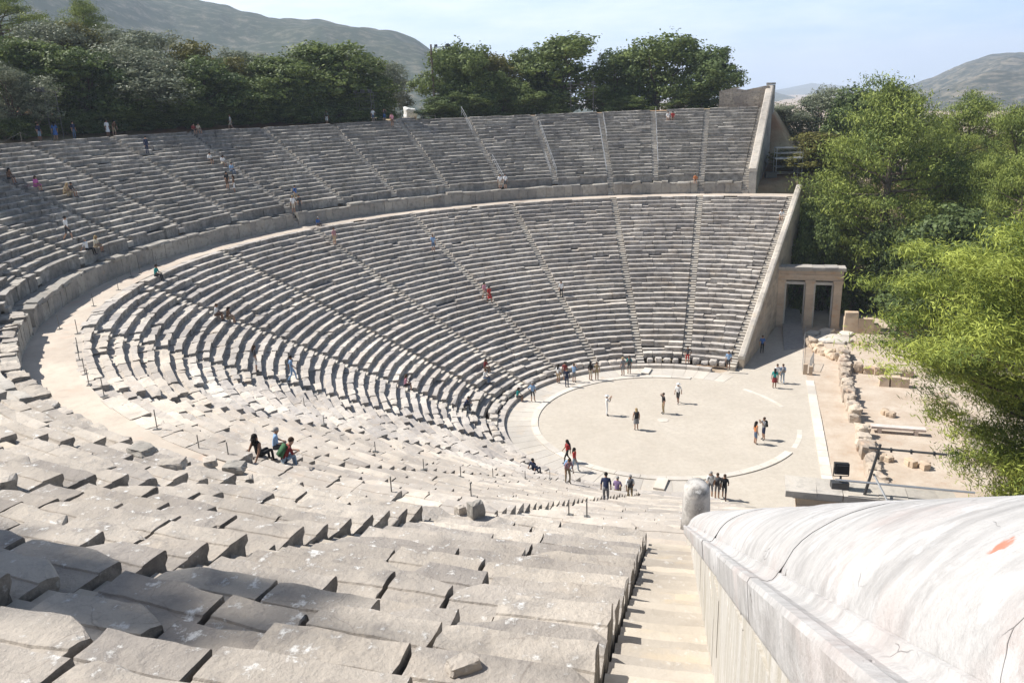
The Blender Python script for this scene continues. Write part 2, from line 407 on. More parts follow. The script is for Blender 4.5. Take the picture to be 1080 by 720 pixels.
def orchestra():
    pts = [W(11.0, 40), W(8.9, 40), W(8.9, 29), W(7.6, 22), W(5.6, 13.9)]
    a0 = rad(T0+4); a1 = rad(T10+(T2-T0)-4)
    for i in range(61):
        a = a0+(a1-a0)*i/60; pts.append((12.35*math.cos(a), 12.35*math.sin(a), 0))
    pts += [W(5.6, -13.9), W(7.6, -22), W(8.9, -29), W(8.9, -40), W(11.0, -40)]
    V = [(p[0], p[1], .004) for p in pts]; cidx = len(V); V.append(W(9.9, 0, .004))
    n = len(pts); F = [(cidx, i, i+1) for i in range(n-1)]+[(cidx, n-1, 0)]
    struct(build('orchestra_floor', V, F, M_sand))
    struct(ring('orchestra_walkway', 10.17, 12.2, T0-2, T10+(T2-T0)-2, -.2, .02, M_pave, 44))
    o = ring('orchestra_ring', 9.62, 10.15, T0+14, 327, -.2, .075, M_ring, 26); tag(o, 'white stone ring curb set around the sandy orchestra circle', 'stone ring')
    o = ring('ring_segment', 9.75, 10.1, 18, 45, -.2, .014, M_ring, 5); tag(o, 'flush white stone arc in the sand on the far stage side of the circle', 'stone arc', )
    o = ring('ring_segment', 9.75, 10.1, -28, -8, -.2, .014, M_ring, 4); tag(o, 'flush white stone arc in the sand on the near stage side of the circle', 'stone arc')
    o = ring('orchestra_curb', 12.22, 12.75, T0+8, T10+(T2-T0)-8, -.2, .30, M_low, 40); tag(o, 'low grey stone curb step between the walkway and the first seats', 'curb')
    mb = MB(); V = [(.42*math.cos(i*PI/12), .42*math.sin(i*PI/12), .03) for i in range(24)]
    V += [(v[0], v[1], -.1) for v in V]; mb.add(V, [tuple(range(24))]+[((i+1) % 24, i, 24+i, 24+(i+1) % 24) for i in range(24)])
    o = mb.out('centre_stone', M_ring); tag(o, 'small round white stone at the centre of the sandy orchestra', 'stone disc')
orchestra()

# ------------------------------------------------------------------ stone blocks on arcs
def sysof(k): return (CFAR, DEL, T2, D2, 2) if k < 2 else ((np.zeros(2), 0.0, T2, DK, 2) if k < 10 else (CNEAR, DEL, T10, D2N, 10))
def ang(k, s): return rad(s[2]+(k-s[4])*s[3])
def densify(prof, d):
    out = []
    for (x0, z0), (x1, z1) in zip(prof, prof[1:]+prof[:1]):
        n = max(1, int(round(math.hypot(x1-x0, z1-z0)/d)))
        for i in range(n): out.append((x0+(x1-x0)*i/n, z0+(z1-z0)*i/n))
    return out
def block(mb, c, d, Rf, a0, a1, zt, prof, lvl, t, dx=0, dz=0, tilt=0, twist=0, amp=.02, chop=.3, seed=0):
    L = (a1-a0)*(Rf+d)
    P = np.array(prof)
    ns = 1 if lvl == 0 else (2 if lvl == 1 else max(3, int(L/.17)))
    s = np.linspace(0, 1, ns+1); n = len(P)
    A = (a0+(a1-a0)*s)[:, None]
    X = np.repeat(P[None, :, 0], ns+1, 0)+dx+twist*(s[:, None]-.5); Z = np.repeat(P[None, :, 1], ns+1, 0)+dz+tilt*(s[:, None]-.5)
    topm = (P[:, 1] > -.16)[None, :]; lip = (P[:, 0] < .09)[None, :]
    if lvl < 2:
        j = .018 if lvl == 0 else .022
        X = X+RNG.normal(0, j, X.shape)*lip*topm; Z = Z+RNG.normal(0, j*.6, Z.shape)*topm
    for end in (0, -1):
        if RNG.random() < chop:
            f = RNG.uniform(.03, .17)
            if lvl < 2: X[end] += f*.6*(lip & topm)[0]; Z[end] -= f*.35*(lip & topm)[0]
            else:
                m = min(ns, int(RNG.integers(1, 4)))
                for q in range(m):
                    i = q if end == 0 else ns-q
                    g = (1-q/m)*f; X[i] += g*np.clip(1-P[:, 0]/.3, 0, 1)*(P[:, 1] > -.25); Z[i] -= g*.45*np.clip(1-P[:, 0]/.35, 0, 1)*(P[:, 1] > -.3)
    Rr = Rf+d+X
    xs = c[0]+Rr*np.cos(A); ys = c[1]+Rr*np.sin(A); Zw = zt+Z
    if lvl == 2:
        Q = np.stack([xs, ys, Zw], -1).reshape(-1, 3)
        nz = fbm(Q*2.3, seed, 3).reshape(X.shape); nz2 = fbm(Q*6.0+31, seed+3, 2).reshape(X.shape); nx = fbm(Q*3.1+91, seed+5, 3).reshape(X.shape)
        Zw = Zw+amp*(.8*nz+.3*nz2)*topm
        Rr = Rr+amp*1.3*nx*(P[:, 0] < .3)
        # ends: ragged along the arc
        Aj = np.zeros_like(X); Aj[0] = np.abs(nx[0])*.035/Rf; Aj[-1] = -np.abs(nx[-1])*.035/Rf
        # round the long edges
        A = A+Aj
        xs = c[0]+Rr*np.cos(A); ys = c[1]+Rr*np.sin(A)
    V = np.stack([xs, ys, Zw], -1).reshape(-1, 3)
    F = [(i*n+q, i*n+(q+1) % n, (i+1)*n+(q+1) % n, (i+1)*n+q) for i in range(ns) for q in range(n)]
    F += [tuple(range(n))[::-1], tuple(ns*n+q for q in range(n))]
    wq = [1.0 if (P[q][1] > -.09 and P[(q+1) % n][1] > -.09) else 0.0 for q in range(n)]  # treads stay pale; fronts and ends take the lichen and painted shade
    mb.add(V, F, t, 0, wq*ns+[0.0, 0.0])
def course(mb, k0, k1, Rf, zt, prof, lvl, hw0, hw1, lmin, lmax, gap=.012, jz=.012, jx=.018, jt=.012, miss=.03, chop=.25, amp=.02, tlo=.1, thi=.9, sink=.16):
    s = sysof((k0+k1)/2); c, d = s[0], s[1]
    a0 = ang(k0, s)+hw0/(Rf+d); a1 = ang(k1, s)-hw1/(Rf+d)
    L = (a1-a0)*(Rf+d); n = max(1, int(round(L/RNG.uniform(lmin, lmax))))
    cuts = np.concatenate([[0], np.sort((np.arange(1, n)+RNG.uniform(-.3, .3, n-1))/n), [1]]) if n > 1 else np.array([0, 1])
    for i in range(n):
        b0 = a0+(a1-a0)*cuts[i]+gap*RNG.uniform(.2, 1)/(Rf+d); b1 = a0+(a1-a0)*cuts[i+1]-gap*RNG.uniform(.2, 1)/(Rf+d)
        dz = RNG.normal(0, jz); dx = RNG.normal(0, jx)
        if RNG.random() < miss: dz -= RNG.uniform(.3, 1)*sink; dx += RNG.uniform(0, .18)
        block(mb, c, d, Rf, b0, b1, zt, prof, lvl, float(np.clip(RNG.normal(.5, .25), tlo, thi)), dx, dz, RNG.normal(0, jt), RNG.normal(0, jt*1.2), amp, chop, int(RNG.integers(0, 999)))
def seatprof(dl, h, near):
    P = [(.03, -h-.14), (.055, -.21), (.0, -.125), (.0, 0.0), (dl*.50, 0.0), (dl*.55, -.045), (dl+.13, -.055), (dl+.13, -h-.14)]
    if near: P = densify(P[:3]+[(0, -.025), (.025, 0), (dl*.55, 0), (dl*.57, -.022), (dl+.13, -.03), (dl+.13, -h-.14)], .13)
    return P
SW = .37
def side_text(i, n): return ORD[i]
def lower_tier():
    for w in range(12):
        k0, k1 = w, w+1
        root = empty('seating_wedge', polar(RLB, w+.5, .4), f'{ORD[w]} wedge of lower stone benches counted from the far gateway', 'seating wedge', 'wedges of the lower seating tier')
        for r in range(NL):
            R = RLB+r*DL; z = zlow(r); dist = np.linalg.norm(polar(R, w+.5, z)-CAM)
            lvl = 2 if dist < 34 else (1 if dist < 62 else 0)
            mb = MB(); er = .06 if r > 2 else .2
            course(mb, k0, k1, R, z, seatprof(DL, HL, lvl == 2), lvl, SW, SW, 1.0, 1.9, gap=.024, jz=.018+.02*(er > .1), jx=.024+.03*(er > .1), jt=.016, miss=er, chop=.3+er, sink=.2)
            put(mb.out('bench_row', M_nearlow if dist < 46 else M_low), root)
        # worn remains of the front seats of honour
        mb = MB(); s = sysof(w+.5); a0 = ang(k0, s)+.4/13; a1 = ang(k1, s)-.4/13; n = 4
        for i in range(n):
            a = a0+(a1-a0)*(i+.5)/n; Rr = 13.17+s[1]+RNG.normal(0, .05); hgt = RNG.uniform(.26, .5)
            wd = (a1-a0)*13.2/n*RNG.uniform(.85, 1.12)
            mb.rock((s[0][0]+Rr*math.cos(a), s[0][1]+Rr*math.sin(a), .26+hgt/2), (RNG.uniform(.5, .7), wd, hgt*1.15), a, int(RNG.integers(99)), 2, .12, RNG.uniform(.2, .8))
        put(mb.out('worn_front_seats', M_low), root)
def upper_tier():
    for i in range(22):
        k0 = .5+i*.5; k1 = k0+.5
        root = empty('seating_wedge', polar(RUB, k0+.25, ZW), f'{ORD[i]} wedge of upper grey benches counted from the far end wall', 'seating wedge', 'wedges of the upper seating tier')
        for r in range(NU):
            R = RUB+r*DU; z = zup(r, k0+.25); dist = np.linalg.norm(polar(R, k0+.25, z)-CAM)
            near = k0 >= 9.9
            lvl = 2 if dist < 40 and near else (1 if dist < 66 else 0)
            mb = MB()
            HH = HU+.5*(r == 0)
            if near: course(mb, k0, k1, R, z, seatprof(DU, HH, lvl == 2), lvl, SW, .66 if k1 == 11.5 else SW, 1.1, 2.1, gap=.042, jz=.016, jx=.03, jt=.022, miss=.07, chop=.42, amp=.024, sink=.17)
            else: course(mb, k0, k1, R, z, seatprof(DU, HH, False), lvl, .66 if k0 == .5 else SW, SW, 1.0, 2.0, gap=.015, jz=.018+.012*(r == 0), jx=.025, jt=.018, miss=.07, chop=.35, sink=.2)
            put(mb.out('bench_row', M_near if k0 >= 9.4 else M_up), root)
lower_tier(); upper_tier()

# ------------------------------------------------------------------ staircases
def steps(mb, k, lo, hi, treads, lvl):
    """treads: list of (R, z, depth); lo/hi lateral limits along +v"""
    c, d, u, v = frame(k)
    for (R, z, dep) in treads:
        t = float(np.clip(RNG.normal(.5, .22), 0, 1)); h = .42; dz = RNG.normal(0, .006 if lvl else .012)
        nx, ny = (7, 4) if lvl else (1, 1)
        g = np.linspace(0, 1, nx+1); e = np.linspace(-.02, 1.06, ny+1)
        V = []; idx = {}
        for a_, gg in enumerate(g):
            for b_, ee in enumerate(e):
                p = c+(R+d+dep*ee)*u+(lo+(hi-lo)*gg)*v; idx[a_, b_] = len(V); V.append([p[0], p[1], z+dz])
        V = np.array(V)
        if lvl:
            V[:, 2] += .012*fbm(V*3.0, 3); wear = .012*np.sin(np.repeat(g, ny+1)*PI); V[:, 2] -= wear
            fr = np.array([idx[a_, 0] for a_ in range(nx+1)]); V[fr, :2] += (u[None, :]*(.014*fbm(V[fr]*5, 8))[:, None])
        F = [(idx[a_, b_], idx[a_+1, b_], idx[a_+1, b_+1], idx[a_, b_+1]) for a_ in range(nx) for b_ in range(ny)]
        V = V.tolist()
        fr = [idx[a_, 0] for a_ in range(nx+1)]; low = []
        for i_ in fr: low.append(len(V)); V.append([V[i_][0]+.01*u[0], V[i_][1]+.01*u[1], z-h])
        F += [(fr[q+1], fr[q], low[q], low[q+1]) for q in range(nx)]
        bl = [len(V)+q for q in range(2)]; p0 = V[idx[0, ny]]; p1 = V[idx[nx, ny]]; V.append([p0[0], p0[1], z-h]); V.append([p1[0], p1[1], z-h])
        F += [tuple([idx[0, b_] for b_ in range(ny+1)]+[bl[0], low[0]]), tuple([idx[nx, b_] for b_ in range(ny, -1, -1)]+[low[-1], bl[1]])]
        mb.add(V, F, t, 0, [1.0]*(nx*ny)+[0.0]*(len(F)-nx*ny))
def tier_treads(R0, dl, h, n, zf, k):
    out = []
    for r in range(n):
        z = zf(r, k) if zf is zup else zf(r)
        out += [(R0+r*dl-.02, z-h*.92, dl*.5), (R0+r*dl+dl*.48, z-h*.42, dl*.54)]
    return out
GAPS = {.5, 1, 2, 5, 8, 10, 11, 11.5}
for k in range(13):
    mb = MB(); tr = tier_treads(RLB, DL, HL, NL, zlow, k); tr = [(12.75, .42, .45), (13.2, .58, .45)]+tr
    steps(mb, k, -SW+.01, SW-.01, tr, 0)
    nmx = 'beside the far end wall' if k == 0 else ('beside the near end wall' if k == 12 else f'between the {ORD[k-1]} and {ORD[k]} wedges from the gateway')
    o = mb.out('staircase', M_stepf); tag(o, f'lower stone staircase {nmx}', 'staircase', 'staircases of the lower tier')
for i in range(23):
    k = .5+.5*i; mb = MB(); tr = tier_treads(RUB, DU, HU, NU, zup, k)
    lvl = 1 if k == 11.5 else 0
    lo, hi = (-SW+.01, SW-.01)
    if k == .5: lo, hi = -.1, .65
    if k == 11.5: lo, hi = -.65, .42
    if k in GAPS:
        tr = [(RW-.02+q*.19, 12.48+(ZUB+.6*HU-.33-12.48)*(q+1)/7.0, .21) for q in range(6)]+tr
    steps(mb, k, lo, hi, tr, lvl)
    nmx = 'beside the far upper end wall' if k == .5 else ('of pale steps beside the white foreground coping' if k == 11.5 else f'between the {ORD[i-1]} and {ORD[i]} upper wedges from the far wall')
    o = mb.out('staircase', M_step if k >= 9.9 else M_stepup); tag(o, f'upper stone staircase {nmx}', 'staircase', 'staircases of the upper tier')

# ------------------------------------------------------------------ walkway and podium wall
def sector(name, k0, k1, R0, R1, z, mat, nn=14):
    """flat curved sheet"""
    V = []; F = []; ks = []
    for a, b in ((k0, 2), (2, 10), (10, k1)):
        ks += [(q, (q if q != 10 or a != 10 else 10.0001)) for q in np.linspace(a, b, nn if b-a < 4 else nn*5)]
    for q, _ in ks:
        for R in np.linspace(R0, R1, 5):
            p = polar(R, q, z); V.append(p+np.array([0, 0, .012*vnoise(np.array([[p[0]*.7, p[1]*.7, 0]]))[0]]))
    n = 5
    for i in range(len(ks)-1):
        for j in range(n-1): F.append((i*n+j, (i+1)*n+j, (i+1)*n+j+1, i*n+j+1))
    return build(name, V, F, mat, None, None)
struct(sector('diazoma_walkway', -.05, 12.05, 38.02, 40.6, 12.48, M_dfloor))
ks = [.5, 1, 2, 5, 8, 10, 11, 11.5]
for i, (ka, kb) in enumerate(zip(ks[:-1], ks[1:])):
    root = empty('podium_wall', polar(RW, (ka+kb)/2, 12.6), f'{ORD[i]} stretch of the walkway slab wall counted from the far end', 'low wall', 'stretches of the walkway wall')
    A = MB(); B = MB()
    cut = [q for q in (2, 10) if ka < q < kb]; segs = list(zip([ka]+cut, cut+[kb]))
    for a, b in segs:
        near = a >= 8; dist = np.linalg.norm(polar(RW, (a+b)/2, 13)-CAM); lvl = 2 if a >= 8 else 0
        h0 = .66 if a == .5 else (SW if a == ka else 0); h1 = .66 if b == 11.5 else (SW if b == kb else 0)
        pr = [(0, -1.4), (.05, -1.15), (0, -1.1), (0, 0), (.42, 0), (.42, -1.4)]
        course(A, a, b, RW, ZW-.13, densify(pr, .2) if lvl == 2 else pr, lvl, h0, h1, 1.0, 1.4, gap=.015, jz=.012, jx=.012, jt=.01, miss=.0, chop=.1, amp=.02)
        pr = [(-.07, -.15), (-.05, 0), (.62, 0), (.66, -.05), (1.25, -.06), (1.25, -.3), (0, -.3), (0, -.15)]
        course(B, a, b, RW, ZW+.02, densify(pr, .14) if lvl == 2 else pr, lvl, h0, h1, .9, 1.7, gap=.02, jz=.06, jx=.10, jt=.06, miss=.3, chop=.7, amp=.05, sink=.2)
    put(A.out('orthostat_course', M_diaz if kb <= 10 else M_nearlow), root); put(B.out('top_slab', M_diaz if kb <= 8 else M_near), root)

# ------------------------------------------------------------------ end (analemma) walls
def masonry(mb, P, L, zt, zb, bl, ch, th, jit=.012):
    """courses of blocks; P(s, q, z): point at length s, depth q; zt/zb functions of s"""
    zmin = min(zb(s) for s in np.linspace(0, L, 30)); zmax = max(zt(s) for s in np.linspace(0, L, 30))
    z = zmin; odd = 0
    while z < zmax:
        s = -bl*.5*odd-RNG.uniform(0, .3)
        while s < L:
            w = bl*RNG.uniform(.75, 1.3); s0, s1 = max(0, s), min(L, s+w); s += w
            if s1-s0 < .12: continue
            za, zc = z, z+ch; t0, t1 = zt(s0), zt(s1)
            if max(t0, t1) <= za+.03: continue
            if t0 < za: s0 = s0+(za-t0)/(t1-t0)*(s1-s0); t0 = za
            elif t1 < za: s1 = s0+(t0-za)/(t0-t1)*(s1-s0); t1 = za
            b0, b1 = zb(s0), zb(s1)
            if s1-s0 < .06: continue
            if max(t0, t1) <= za+.03 or min(b0, b1) >= zc: continue
            q = RNG.uniform(0, jit); g = .008
            top0, top1 = min(zc-g, t0), min(zc-g, t1)
            if top0 < za+.004: top0 = za+.004
            if top1 < za+.004: top1 = za+.004
            V = [P(s0+g, q, za), P(s1-g, q, za), P(s1-g, q, top1), P(s0+g, q, top0), P(s0+g, th, za), P(s1-g, th, za), P(s1-g, th, top1), P(s0+g, th, top0)]
            mb.add(V, [(0, 1, 2, 3), (5, 4, 7, 6), (3, 2, 6, 7), (1, 0, 4, 5), (0, 3, 7, 4), (2, 1, 5, 6)], float(np.clip(RNG.normal(.5, .25), 0, 1)))
        z += ch; odd = 1-odd
def endwall(k, sgn, R0, R1, zt0, zt1, lat, wd, label, mats, base, copw=1.02, cop_h=.32, nm_='end_wall'):
    c, d, u, v = frame(k)
    def P(R, q, z): p = c+(R+d)*u+sgn*q*v; return (p[0], p[1], z)
    root = empty(nm_, P(R0, lat+wd/2, 0), label, 'retaining wall')
    zt = lambda s: zt0+(zt1-zt0)*s/(R1-R0)
    mb = MB()
    zb = lambda s: base(R0+s)
    masonry(mb, lambda s, q, z: P(R0+s, lat+wd-q, z), R1-R0, lambda s: zt(s)-cop_h, zb, 1.25, .52, .45)          # outer face
    # inner core
    V = []
    for s in np.linspace(0, R1-R0, 12):
        for q, zz in ((lat+.02, zb(s)-.3), (lat+.02, zt(s)-cop_h-.03), (lat+wd-.1, zt(s)-cop_h-.03), (lat+wd-.1, zb(s)-.3)): V.append(P(R0+.02+s*.998, q, zz))
    F = [(4*j+q, 4*j+(q+1) % 4, 4*j+4+(q+1) % 4, 4*j+4+q) for j in range(11) for q in range(4)]+[(0, 1, 2, 3), (47, 46, 45, 44)]
    mb.add(V, F, .5)
    put(mb.out('wall_masonry', mats[0]), root)
    cb = MB(); s = 0.0; Ltot = R1-R0
    while s < Ltot-.3:
        w = min(RNG.uniform(1.5, 2.4), Ltot-s); s0, s1 = s+.008, s+w-.008; s += w; V = []
        dz = RNG.uniform(-.012, .012)
        pr = [(lat-.05, -cop_h), (lat-.05, -.1), (lat+.08, 0), (lat+wd-.08, 0), (lat+wd+.06, -.1), (lat+wd+.06, -cop_h)]
        for ss in (s0, s1):
            for q, h in pr: V.append(P(R0+ss, q, zt(ss)+h+dz))
        n = len(pr); F = [(q, (q+1) % n, n+(q+1) % n, n+q) for q in range(n)]+[tuple(range(n))[::-1], tuple(range(n, 2*n))]
        cb.add(V, F, RNG.uniform(.3, .8))
    put(cb.out('coping', mats[1]), root)
    return root
M_cop = stone('coping_stone', (.44, .405, .355), (.54, .50, .445), dark_amt=.45, white_amt=.3)
lowbase = lambda R: -.3
endwall(0, -1, 13.75, 39.0, 1.15, 13.75, .38, .5, 'long sloping stone end wall of the lower tier running down to the far gateway', (M_anal, M_cop), lowbase)
endwall(12, 1, 13.75, 39.0, .75, 12.75, .38, .9, 'lower end wall of the theatre hidden behind the white coping in the foreground', (M_anal, M_cop), lowbase)
endwall(.5, -1, 40.4, 58.7, 15.35, 24.65, .1, .85, 'tall grey stone end wall of the upper tier rising to its top corner', (M_analup, M_cop), lambda R: 11.5+(R-40)*.1, cop_h=.4)
def end_pier():
    c, d, u, v = frame(.5); mb = MB(); root = [o for o in COL.objects if o.name.startswith('end_wall')][-1]
    for q, z in enumerate(np.arange(12.2, 24.2, .62)):
        for s_ in range(2): 
            p = c+(58.75+d+.48+s_*.98)*u-(.1+.47)*v; mb.box((p[0], p[1], z+.31), (.96, .98+.02*(q % 2), .61), math.atan2(u[1], u[0]), RNG.uniform(.1, .9), 0, .008)
    p = c+(59.75+d)*u-(.57)*v; mb.box((p[0], p[1], 24.76), (2.06, 1.06, .26), math.atan2(u[1], u[0]), .6, 0, .01)
    put(mb.out('end_pier', M_analup), root)
end_pier()
def backwall():
    s = sysof(.7); c, d = s[0], s[1]; root = empty('back_wall', polar(57.8, .75, 22.1), 'short ruined stone wall behind the top row at the far right corner of the seats', 'wall')
    a0 = ang(.47, s); a1 = ang(.9, s); L = (a1-a0)*(57.8+d); mb = MB()
    def P(s_, q, z): a = a0+s_/(57.8+d); return (c[0]+(57.8+q+d)*math.cos(a), c[1]+(57.8+q+d)*math.sin(a), z)
    masonry(mb, P, L, lambda s_: 24.5-.22*(int(s_*.9) % 3), lambda s_: 21.8, 1.1, .5, .8, .05)
    put(mb.out('wall_masonry', M_backwall), root)
backwall()
# ------------------------------------------------------------------ surface lookup for things that stand on the theatre
STAIRS_UP = [.5+.5*i for i in range(23)]
def surf(x, y):
    k, R = inv(np.array([x]), np.array([y])); k = float(k[0]); R = float(R[0]); kk = min(k, 12-k)
    if math.hypot(x, y) < 12.2: return .02 if math.hypot(x, y) > 10.16 else .006
    if kk > 0 and R < 39.5:
        if R < 12.75: return .30
        if R < RLB: return .45
        if R < 38.72:
            r = min(NL-1, int((R-RLB)/DL)); fr = (R-RLB)/DL-r
            c, d, u, v = frame(round(k)); lat = abs((x-c[0])*v[0]+(y-c[1])*v[1])
            if lat < SW: return zlow(r)-HL*(.92 if fr < .5 else .42)
            return zlow(r)-(0 if fr < .52 else .05)
        return 12.49
    if kk > .5 and R < 58.3 and R > 38.7:
        if R < RW: return 12.49
        if R < RUB: return ZW+.02
        if R < RUT:
            r = min(NU-1, int((R-RUB)/DU)); fr = (R-RUB)/DU-r; z = zup(r, k)
            ks_ = round(k*2)/2; c, d, u, v = frame(ks_); lat = abs((x-c[0])*v[0]+(y-c[1])*v[1])
            if lat < SW: return z-HU*(.92 if fr < .5 else .42)
            return z-(0 if fr < .52 else .05)
        return gz1(x, y)
    a = x*AX[0]+y*AX[1]; b = x*BX[0]+y*BX[1]
    z = gz1(x, y)
    if 0 < a < 11 and abs(b) < 40 and z < .3: return .006
    return z
def hit(px, py):
    """where the line of sight through (px, py) meets the theatre or the ground"""
    v = ray(px, py); t = 2.0
    while t < 400:
        p = CAM+v*t
        if p[2] < surf(p[0], p[1]): break
        t += .12
    lo, hi = t-.12, t
    for _ in range(18):
        mid = (lo+hi)/2; p = CAM+v*mid
        if p[2] < surf(p[0], p[1]): hi = mid
        else: lo = mid
    p = CAM+v*hi
    return np.array([p[0], p[1], surf(p[0]+v[0]*.02, p[1]+v[1]*.02)])
def far_at(px, py, dist):
    """point on the line of sight at a horizontal distance"""
    v = ray(px, py); return CAM+v*(dist/math.hypot(v[0], v[1]))

# ------------------------------------------------------------------ foreground coping wall
cN, dN, uN, vN = frame(11.5)
_u = (CNEAR-CAM[:2]); _u = _u/np.linalg.norm(_u); _v = np.array([_u[1], -_u[0]])
SLOPE = -.556
def FW(a, l, h): p = CAM[:2]+a*_u+(l-.014*a)*_v; return np.array([p[0], p[1], CAM[2]+h+SLOPE*a])
def foreground_wall():
    root = empty('coping_wall', FW(8, 1.1, -2.5), 'massive white marble coping wall with rounded top sloping down from the lower right foreground', 'wall')
    half = [(.50, -.62), (.42, -.60), (.365, -.525), (.358, -.50), (.342, -.31), (.352, -.285), (.385, -.283), (.40, -.292), (.425, -.296), (.448, -.285), (.463, -.262), (.468, -.248), (.479, -.246)]
    th = np.linspace(-.06, PI+.06, 30); arc = [(1.13-.655*math.cos(t), -.30+.46*math.sin(t)) for t in th]
    prof = half+arc+[(2.26-x, z) for x, z in half[::-1]]
    n = len(prof); P = np.array(prof)
    cuts = [-3.2, -1.6, .2, 3.2, 5.5, 7.8, 10.1, 12.4, 14.6, 16.6, 18.35]
    mb = MB()
    for i, (s0, s1) in enumerate(zip(cuts[:-1], cuts[1:])):
        ns = int((s1-s0)/(.07 if s0 < 5 else .16)); V = []; dl, dh = RNG.normal(0, .003, 2); tl = RNG.normal(0, .003)
        for j in range(ns+1):
            s = s0+.001+(s1-s0-.002)*j/ns
            pin = 0.007*math.exp(-min(j, ns-j)*1.2)
            for (l, h) in prof:
                e = np.array([l-1.13, h+.3]); e = e/np.linalg.norm(e)
                V.append(FW(s, l+dl-e[0]*pin, h+dh+tl*(j/ns-.5)-e[1]*pin))
        V = np.array(V); Q = V
        disp = .006*fbm(Q*1.3, 4, 3)+.003*fbm(Q*9, 11, 2)-.022*np.clip(fbm(Q*3.5, 21, 3)-.62, 0, 1)
        nrm = np.tile(np.array([[l-1.13, 0, h+.3] for l, h in prof]), (ns+1, 1)); nrm /= np.linalg.norm(nrm, axis=1)[:, None]
        wgt = np.tile(np.where(P[:, 1] > -.24, 1.0, .22), ns+1)
        V = V+(nrm[:, :1]*np.array([[_v[0], _v[1], 0]])+nrm[:, 2:]*np.array([[0, 0, 1]]))*(disp*wgt)[:, None]
        F = [(j*n+q, j*n+(q+1) % n, (j+1)*n+(q+1) % n, (j+1)*n+q) for j in range(ns) for q in range(n)]
        F += [tuple(range(n))[::-1], tuple(ns*n+q for q in range(n))]
        mb.add(V, F, .5)
    o = mb.out('coping', M_cope, None, True); o.data.set_sharp_from_angle(angle=rad(30)); put(o, root)
    fb = MB()
    zt = lambda s: CAM[2]-.585+SLOPE*(s-3.2)
    def stepz(s):
        R = 57.245-(s-3.2)
        return max(11.9, ZUB+(R-RUB)/DU*HU-.04*max(0, R-42)-1.2)
    def P_(s, q, z): p = CAM[:2]+(s-3.2)*_u+(.445+q-.014*(s-3.2))*_v; return (p[0], p[1], z)
    masonry(fb, P_, 21.4, zt, stepz, 1.5, .62, .6, .01)
    V = []
    for s in np.linspace(0, 21.4, 16):
        for q, z in ((.03, stepz(s)-.5), (.03, zt(s)-.03), (1.4, zt(s)-.03), (1.4, stepz(s)-5)): V.append(P_(s, q, z))
    F = [(4*j+q, 4*j+(q+1) % 4, 4*j+4+(q+1) % 4, 4*j+4+q) for j in range(15) for q in range(4)]+[(0, 1, 2, 3), (63, 62, 61, 60)]
    fb.add(V, F, .6)
    put(fb.out('wall_face', M_wallface), root)
def cope_hit(px, py):
    """point of the rounded coping seen along a line of sight"""
    v = ray(px, py); t = .3
    while t < 30:
        p = CAM+v*t; a = (p[:2]-CAM[:2]) @ _u; l = (p[:2]-CAM[:2]) @ _v+.014*a; h = p[2]-CAM[2]-SLOPE*a
        if ((l-1.13)/.655)**2+((h+.30)/.46)**2 < 1: return p
        t += .01
    return p
